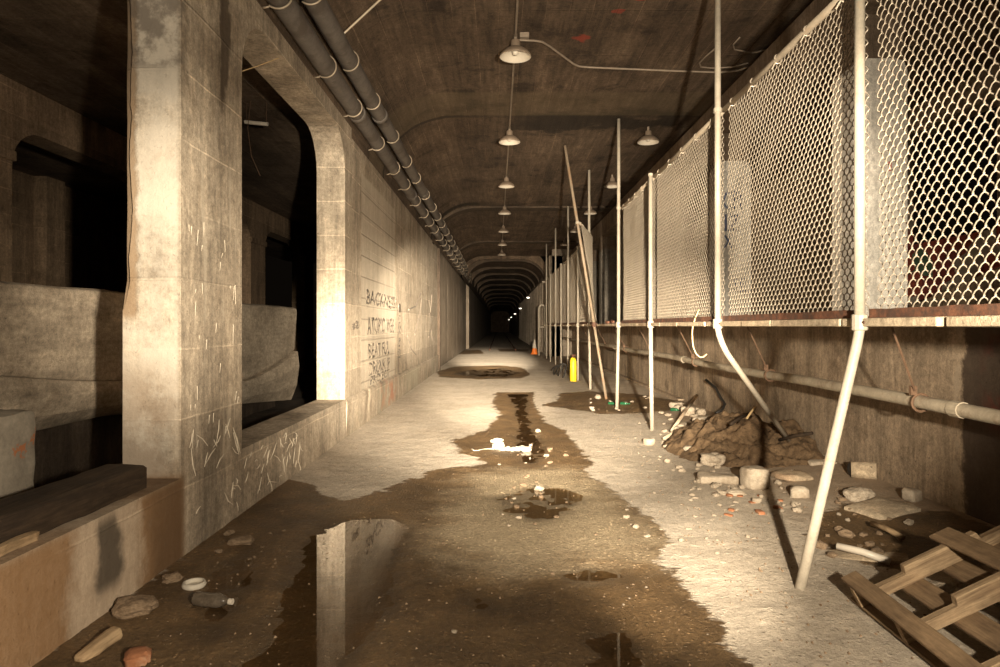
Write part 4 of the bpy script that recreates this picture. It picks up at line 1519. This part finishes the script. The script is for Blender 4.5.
blk(755, 490, (.20, .17, .19), 'squarish pale concrete block standing alone in front of the soil heap', R(12), seed=2)
blk(718, 484, (.34, .16, .085), 'long pale kerb piece left of the squarish block', R(-3), seed=3)
blk(792, 482, (.28, .26, .06), 'flat grey slab right of the squarish block', R(10), 'slab', seed=4)
blk(712, 467, (.24, .17, .13), 'rounded pale chunk at the foot of the soil heap', R(25), seed=5, amp=.02)
blk(736, 497, (.12, .08, .05), 'small pale brick end in front of the squarish block', R(8), seed=6)
blk(690, 455, (.16, .12, .09), 'pale chunk at the left edge of the soil heap', R(40), seed=7)
blk(649, 446, (.12, .10, .10), 'pale lump beside the foot of the straight short post', R(20), seed=8)
blk(858, 505, (.22, .16, .10), 'rounded pale lump behind the kicked-out post leg', R(15), seed=9, amp=.022)
blk(800, 500, (.14, .11, .09), 'pale chunk just left of the kicked-out post leg', R(-15), seed=10)
blk(882, 517, (.40, .30, .05), 'flat grey slab lying behind the pallet', R(20), 'slab', seed=11, tilt=(R(4), R(-5)))
blk(912, 508, (.16, .12, .10), 'pale chunk on the rear corner of the flat grey slab', R(30), seed=12)
blk(822, 470, (.26, .12, .04), 'thin pale slab at the foot of the bent post leg', R(5), seed=13)
blk(868, 560, (.42, .16, .03), 'thin pale board lying behind the pallet', R(-22), 'slab', seed=14, tilt=(0, R(-4)))
blk(702, 428, (.3, .13, .12), 'grey block on the rubble left of the soil heap', R(35), seed=15)
blk(688, 418, (.22, .14, .14), 'grey block at the back of the rubble by the wall', R(-20), seed=16)
blk(682, 432, (.24, .12, .1), 'pale brick sitting in front of the grey rubble blocks', R(60), seed=17)
blk(676, 411, (.18, .15, .1), 'pale chunk at the wall behind the straight short post', R(20), seed=18)
blk(240, 545, (.15, .10, .05), 'flat brown stone at the edge of the puddle by the sill wall', R(20), 'stone2', seed=21, amp=.02)
blk(138, 668, (.11, .09, .06), 'orange brick fragment at the foot of the low wall', R(25), 'brick', seed=22)
o = rough_block('wood_offcut', (.06, .20, .05), M['split'], (-1.70, 2.84, .012), R(-20), 23, .012, 4, tilt=(R(12), 0))
tag(o, 'pale wood offcut beside the orange brick fragment', 'wood piece')
blk(136, 615, (.18, .15, .075), 'rounded muddy lump against the low wall', R(20), 'stone2', seed=24, amp=.03)
blk(172, 583, (.11, .08, .05), 'small muddy stone beside the white ring', R(50), 'stone2', seed=25, amp=.02)

for k, (px0, px1, py0, py1, n, s0, s1, lb, gr) in enumerate((
        (690, 800, 478, 520, 46, .025, .08, 'small pale rubble fragment on the dust in front of the soil heap', 'fragments in front of the soil heap'),
        (660, 705, 408, 436, 18, .07, .16, 'pale broken lump in the rubble left of the soil heap', 'lumps left of the soil heap'),
        (650, 720, 440, 475, 22, .03, .09, 'small pale stone on the dust left of the soil heap', 'stones left of the soil heap'),
        (815, 915, 500, 560, 34, .03, .10, 'broken fragment in the dark litter behind the pallet', 'fragments behind the pallet'),
        (590, 650, 396, 412, 16, .04, .11, 'small chunk on the damp patch by the leaning pole', 'chunks on the damp patch'),
        (495, 580, 450, 520, 26, .02, .07, 'pebble standing in the wet channel down the middle', 'pebbles in the wet channel'),
        (430, 640, 520, 640, 26, .012, .035, 'tiny pebble on the wet gravel in the foreground', 'pebbles in the foreground'),
        (620, 790, 520, 640, 20, .012, .03, 'tiny pebble on the bright dust in the foreground', 'pebbles on the bright dust'),
        (625, 800, 408, 545, 110, .012, .045, 'small loose stone scattered on the pale dust along the fence line', 'stones along the fence line'),
        (195, 300, 485, 560, 18, .025, .06, 'small stone at the foot of the sill wall', 'stones at the foot of the sill wall'))):
    rnd = random.Random(50 + k)
    for i in range(n):
        p = P(rnd.uniform(px0, px1), rnd.uniform(py0, py1))
        if p.x < -1.82 or p.x > 3.15: continue
        if abs(p.x - p1f.x) < .07 and abs(p.y - p1f.y) < .1: continue
        s = s0 + (s1 - s0) * rnd.random() ** 2
        seed += 1
        use = ST2 if (k in (3, 5, 6) and rnd.random() < .7) or k == 9 else ST
        put(use, 'rubble_stone' if use is ST else 'soil_clod', p.x, p.y, s, lb, 'stone', gr, seed)
rnd = random.Random(31)
for i in range(12):
    p = P(rnd.uniform(715, 785), rnd.uniform(492, 520))
    o = rough_block('brick_fragment', (rnd.uniform(.03, .09), rnd.uniform(.03, .05), rnd.uniform(.015, .03)), M['brick'], (p.x, p.y, fz_at(p.x, p.y) - .004), rnd.uniform(0, 6), 60 + i, .008, 3)
    tag(o, 'small reddish brick fragment on the dust in front of the squarish block', 'brick', 'reddish brick fragments')
# rubble under the raised edge of the pallet
rnd = random.Random(77)
for i in range(26):
    x, y = rnd.uniform(2.15, 2.95), rnd.uniform(2.3, 3.6)
    seed += 1
    put(ST if i % 3 else ST2, 'rubble_stone', x, y, rnd.uniform(.08, .2), 'rubble lump underneath the propped pallet', 'stone', 'rubble under the pallet', seed)
# grit over the floor, uncountable
gm = MB()
rnd = random.Random(5)
for i in range(1700):
    if rnd.random() < .5:
        x, y = rnd.uniform(-1.7, 1.6), rnd.uniform(2.6, 9)
    else:
        x, y = rnd.gauss(1.9, .55), rnd.uniform(2.7, 12)
    if x > 3.2 or x < -1.8 or (x > 1.85 and 6.3 < y < 8.9) or (abs(x) < .4 and 7.5 < y < 8.2): continue
    s = rnd.uniform(.003, .009) * (1.4 if x > 1.2 else 1)
    z = _fh(x, y, .3) - .006
    if z < -.003: z = -.003
    b = len(gm.v)
    for (a, c, e) in ((1, 0, 0), (-.5, .87, 0), (-.5, -.87, 0), (0, 0, 1.1)):
        gm.v.append((x + a * s * rnd.uniform(.7, 1.3), y + c * s * rnd.uniform(.7, 1.3), z + .004 + e * s))
    gm.f += [(b, b + 1, b + 3), (b + 1, b + 2, b + 3), (b + 2, b, b + 3), (b, b + 2, b + 1)]
tag(gm.build('floor_grit', M['stone2'], recalc=False), 'fine grit strewn over the floor', 'grit', kind='stuff')

# white rag with a trailing string in the middle of the floor
def rag():
    root = empty('white_rag', tuple(P(503, 450)))
    tag(root, 'crumpled white rag trailing a string in the middle of the wet channel', 'rag')
    O = P(503, 450)
    b = MB()
    cp = [P(495, 443.5), P(496, 449.5), P(503, 451), P(510, 451), P(518, 449.5)]
    zz = [.07, .10, .05, .04, .04]
    for i, c in enumerate(cp):
        for k in range(2):
            bm = bmesh.new()
            bmesh.ops.create_icosphere(bm, subdivisions=3, radius=1)
            for v in bm.verts:
                q = 1 + .5 * mnoise.noise(v.co * 1.8 + Vector((i * 3, k, 0)))
                v.co = Vector((v.co.x * .055, v.co.y * .045, v.co.z * zz[i] * .5)) * q
            base = len(b.v)
            for v in bm.verts:
                p = v.co + c - O + Vector((.04 * k, .03 * k, zz[i] * .35))
                b.v.append((p.x, p.y, max(p.z, -.01)))
            for f_ in bm.faces: b.f.append(tuple(base + v.index for v in f_.verts))
            bm.free()
    b.build('cloth', M['white'], root, smooth=True)
    s = [P(494, 450), P(488, 450.2), P(482, 451), P(478, 452), P(474, 452), P(472, 450.5)]
    MB().tube([p - O + Vector((0, 0, .012)) for p in s], .010, 6).build('string', M['white'], root)
    return root


rag()
o = rough_block('white_bottle', (.12, .06, .05), M['white'], tuple(P(526, 451)), R(-8), 4, .012, 4)
tag(o, 'small white plastic lump right of the crumpled rag', 'litter')
for (px, py, s) in ((538, 433, .07), (539, 490, .09), (531, 446, .05)):
    p = P(px, py)
    put(ST, 'rubble_stone', p.x, p.y, s, {433: 'pale flat stone behind the white rag', 490: 'pale pebble alone in the middle of the wet gravel', 446: 'pale pebble between rag and channel edge'}[py], 'stone', None, py)

# litter at the left
p = P(194, 588)
rg = MB()
rg.lathe([(.055, .0), (.062, .012), (.055, .03), (.048, .028), (.047, .008), (.055, .0)], 20)
rg.lathe([(.0, .008), (.048, .008)], 20)
o = rg.build('can_lid', M['white'], smooth=True)
o.location = (p.x, p.y, .006)
tag(o, 'white ring-shaped lid on the mud by the low wall', 'lid')
p = P(211, 607)
root = empty('plastic_bottle', (p.x, p.y, .035), R(80))
tag(root, 'crushed dark plastic bottle lying in the mud by the puddle', 'bottle')
Mx = Matrix.Rotation(R(90), 3, 'X')
bd = [(.0, -.09), (.03, -.09), (.036, -.08), (.034, -.05), (.037, -.03), (.033, .0), (.037, .03), (.034, .05), (.02, .08), (.013, .09), (.013, .10)]
MB().lathe(bd, 18, M=Mx).build('body', M['plastic'], root, smooth=True)
MB().lathe([(.0, .118), (.015, .118), (.015, .098)], 14, M=Mx).build('cap', M['enamel'], root)

# green bottle shards by the leaning pole
for (px, py, lb) in ((612, 405.5, 'green bottle lying left of the tall post foot'), (624, 405.5, 'green bottle lying right of the tall post foot'), (675, 414, 'green bottle among the rubble by the wall')):
    p = P(px, py)
    root = empty('glass_bottle', (p.x, p.y, fz_at(p.x, p.y) + .034), R(70))
    tag(root, lb, 'bottle', 'green bottles by the fence')
    root.scale = (.75, .75, .75)
    root.location.z -= .009
    MB().lathe([(.0, -.09), (.03, -.09), (.034, -.08), (.034, .03), (.028, .06), (.014, .09), (.013, .14), (.0, .14)], 16, M=Mx).build('body', M['green'], root, smooth=True)
    MB().lathe([(.016, .125), (.017, .13), (.016, .142), (.0, .142)], 14, M=Mx).build('lip', M['green'], root)

# sticks, pipe ends and boards in the litter
def stick(a, b, r, mat, name, label, cat, n=8, r2=None):
    a, b = Vector(a), Vector(b)
    m = (a + b) / 2 + Vector((0, 0, .01))
    o = MB().tube([a, m, b], [r, r, r2 or r], n).build(name, M[mat], smooth=True)
    return tag(o, label, cat)


def gp(px, py, h=.0):
    p = P(px, py)
    p.z = fz_at(p.x, p.y) + h
    return p


stick(gp(837, 558, .06), gp(890, 569, .03), .022, 'enamel', 'pipe_piece', 'pale length of pipe lying behind the pallet corner', 'pipe')
stick(gp(872, 535, .05), gp(903, 549, .04), .018, 'split', 'wood_stick', 'pale broken stick in the dark litter behind the pallet', 'stick')
stick((2.66, 7.3, .30), (2.86, 7.45, .50), .012, 'cable', 'wood_stick', 'thin stick standing up from the soil heap', 'stick')
o = MB().tube([gp(851, 484, .07), gp(862, 485, .07), gp(877, 487, .07)], .075, 16).build('pipe_stub', M['slab'], smooth=True)
tag(o, 'short fat pipe stub lying at the foot of the platform wall', 'pipe')
MB().tube([gp(850.6, 484, .07), gp(851.2, 484, .07)], .06, 16).build('bore', M['black'], o)
stick(gp(672, 436, .06), gp(697, 412, .20), .022, 'slab', 'wood_stick', 'pale stick leaning on the rubble left of the soil heap', 'stick')
stick(gp(664, 442, .03), gp(690, 430, .05), .02, 'slab', 'wood_stick', 'pale stick lying in front of the rubble left of the soil heap', 'stick')
# curl of dark wire on the wall above the heap
cw = [PD(706, 380, 10.3), PD(716, 388, 10.0), PD(724, 397, 9.8), PD(726, 404, 9.6), PD(722, 410, 9.4), PD(716, 413, 9.3)]
o = MB().tube([Vector((min(p.x, 3.25), p.y, max(p.z, .05))) for p in cw], .02, 8).build('wire_curl', M['black'], smooth=True)
tag(o, 'curl of dark cable against the wall behind the soil heap', 'cable')
for k, (a, b, lb) in enumerate((((2.45, 7.05, .36), (2.75, 7.4, .42), 'dark root sticking out of the top of the soil heap'), ((2.9, 6.9, .22), (3.1, 6.6, .34), 'dark twig at the right side of the soil heap'))):
    stick(a, b, .018, 'timber', 'dead_root', lb, 'root')

# ------------------------------------------------------------------ light: bursts of a lamp beside the camera, plus unseen fill spots added
def spot(name, loc, aim, power, ang, blend, col=(1.0, .80, .56), sx=1.0, sy=1.0, rad=.05):
    l = bpy.data.lights.new(name, 'SPOT')
    l.energy = power
    l.spot_size = R(ang)
    l.spot_blend = blend
    l.color = col
    l.shadow_soft_size = rad
    o = bpy.data.objects.new(name, l)
    COL.objects.link(o)
    o.location = loc
    d = Vector(aim) - Vector(loc)
    o.rotation_euler = d.to_track_quat('-Z', 'Y').to_euler()
    o.scale = (sx, sy, 1)
    return o


LP = Vector((.75, -.35, 1.56))
WARM = (1.0, .855, .64)
spot('torch_wide', LP, (.85, 7, 1.5), 3200, 48, .5, WARM, sx=1.35)
spot('fill_near', LP, (-1.5, 2.3, 1.6), 800, 125, .9, WARM)  # unseen fill, added to lift the low wall and pier top
spot('torch_pier', LP, (-1.90, 4.0, 1.75), 2300, 26, 1.0, WARM, sx=.72)
spot('torch_wall', LP, (-1.9, 9.6, 1.75), 4000, 14, 1.0, WARM)
spot('fill_wall', LP, (-1.9, 17, 1.9), 80000, 12, 1.0, WARM)  # added to brighten the long left wall
spot('torch_far', LP + Vector((-.2, .1, .1)), (.05, 13, .6), 31000, 26, 1.0, WARM, sx=1.6)
spot('fill_deep', LP + Vector((-.15, .1, 2.0)), (-.45, 17, .1), 34000, 24, 1.0, WARM, sx=.6)  # unseen, added high up to brighten the middle of the floor
spot('fill_end', LP + Vector((-.15, .1, 2.2)), (-.25, 27, .0), 300000, 11, 1.0, WARM, sx=.75, sy=.6)  # unseen, added high up to brighten the far floor
spot('torch_floor', LP, (1.0, 4.0, 0), 2700, 17, 1.0, WARM, sx=1.1)
spot('fill_right', LP, (1.75, 3.2, .15), 900, 26, 1.0, WARM)  # added to brighten the floor and pallet at lower right
spot('torch_vault', LP, (1.0, 9.5, 4.7), 2800, 44, 1.0, WARM, sx=1.3)
spot('torch_vault_deep', LP, (.9, 19, 4.7), 11000, 17, 1.0, WARM, sx=1.5)

wd = bpy.data.worlds.new('world')
SC.world = wd
wd.use_nodes = True
wd.node_tree.nodes['Background'].inputs[0].default_value = (1.0, .72, .48, 1)
wd.node_tree.nodes['Background'].inputs[1].default_value = .003

# ------------------------------------------------------------------ camera and view
cam = bpy.data.cameras.new('camera')
cam.sensor_width = 36
cam.lens = 36 * F / 1000
cam.shift_x = (500 - VX) / 1000
cam.shift_y = -(333.5 - VY) / 1000
cam.clip_start = .05
cam.clip_end = 400
co = bpy.data.objects.new('camera', cam)
COL.objects.link(co)
co.location = (0, 0, HC)
co.rotation_euler = (R(90), 0, 0)
SC.camera = co
SC.view_settings.view_transform = 'Standard'
SC.view_settings.look = 'None'
SC.view_settings.exposure = 0.0
SC.view_settings.gamma = 1.0
SC.view_settings.use_curve_mapping = False
SC.cycles.max_bounces = 8
SC.cycles.diffuse_bounces = 5
SC.cycles.transparent_max_bounces = 16
SC.cycles.sample_clamp_indirect = 6.0
SC.cycles.use_denoising = True
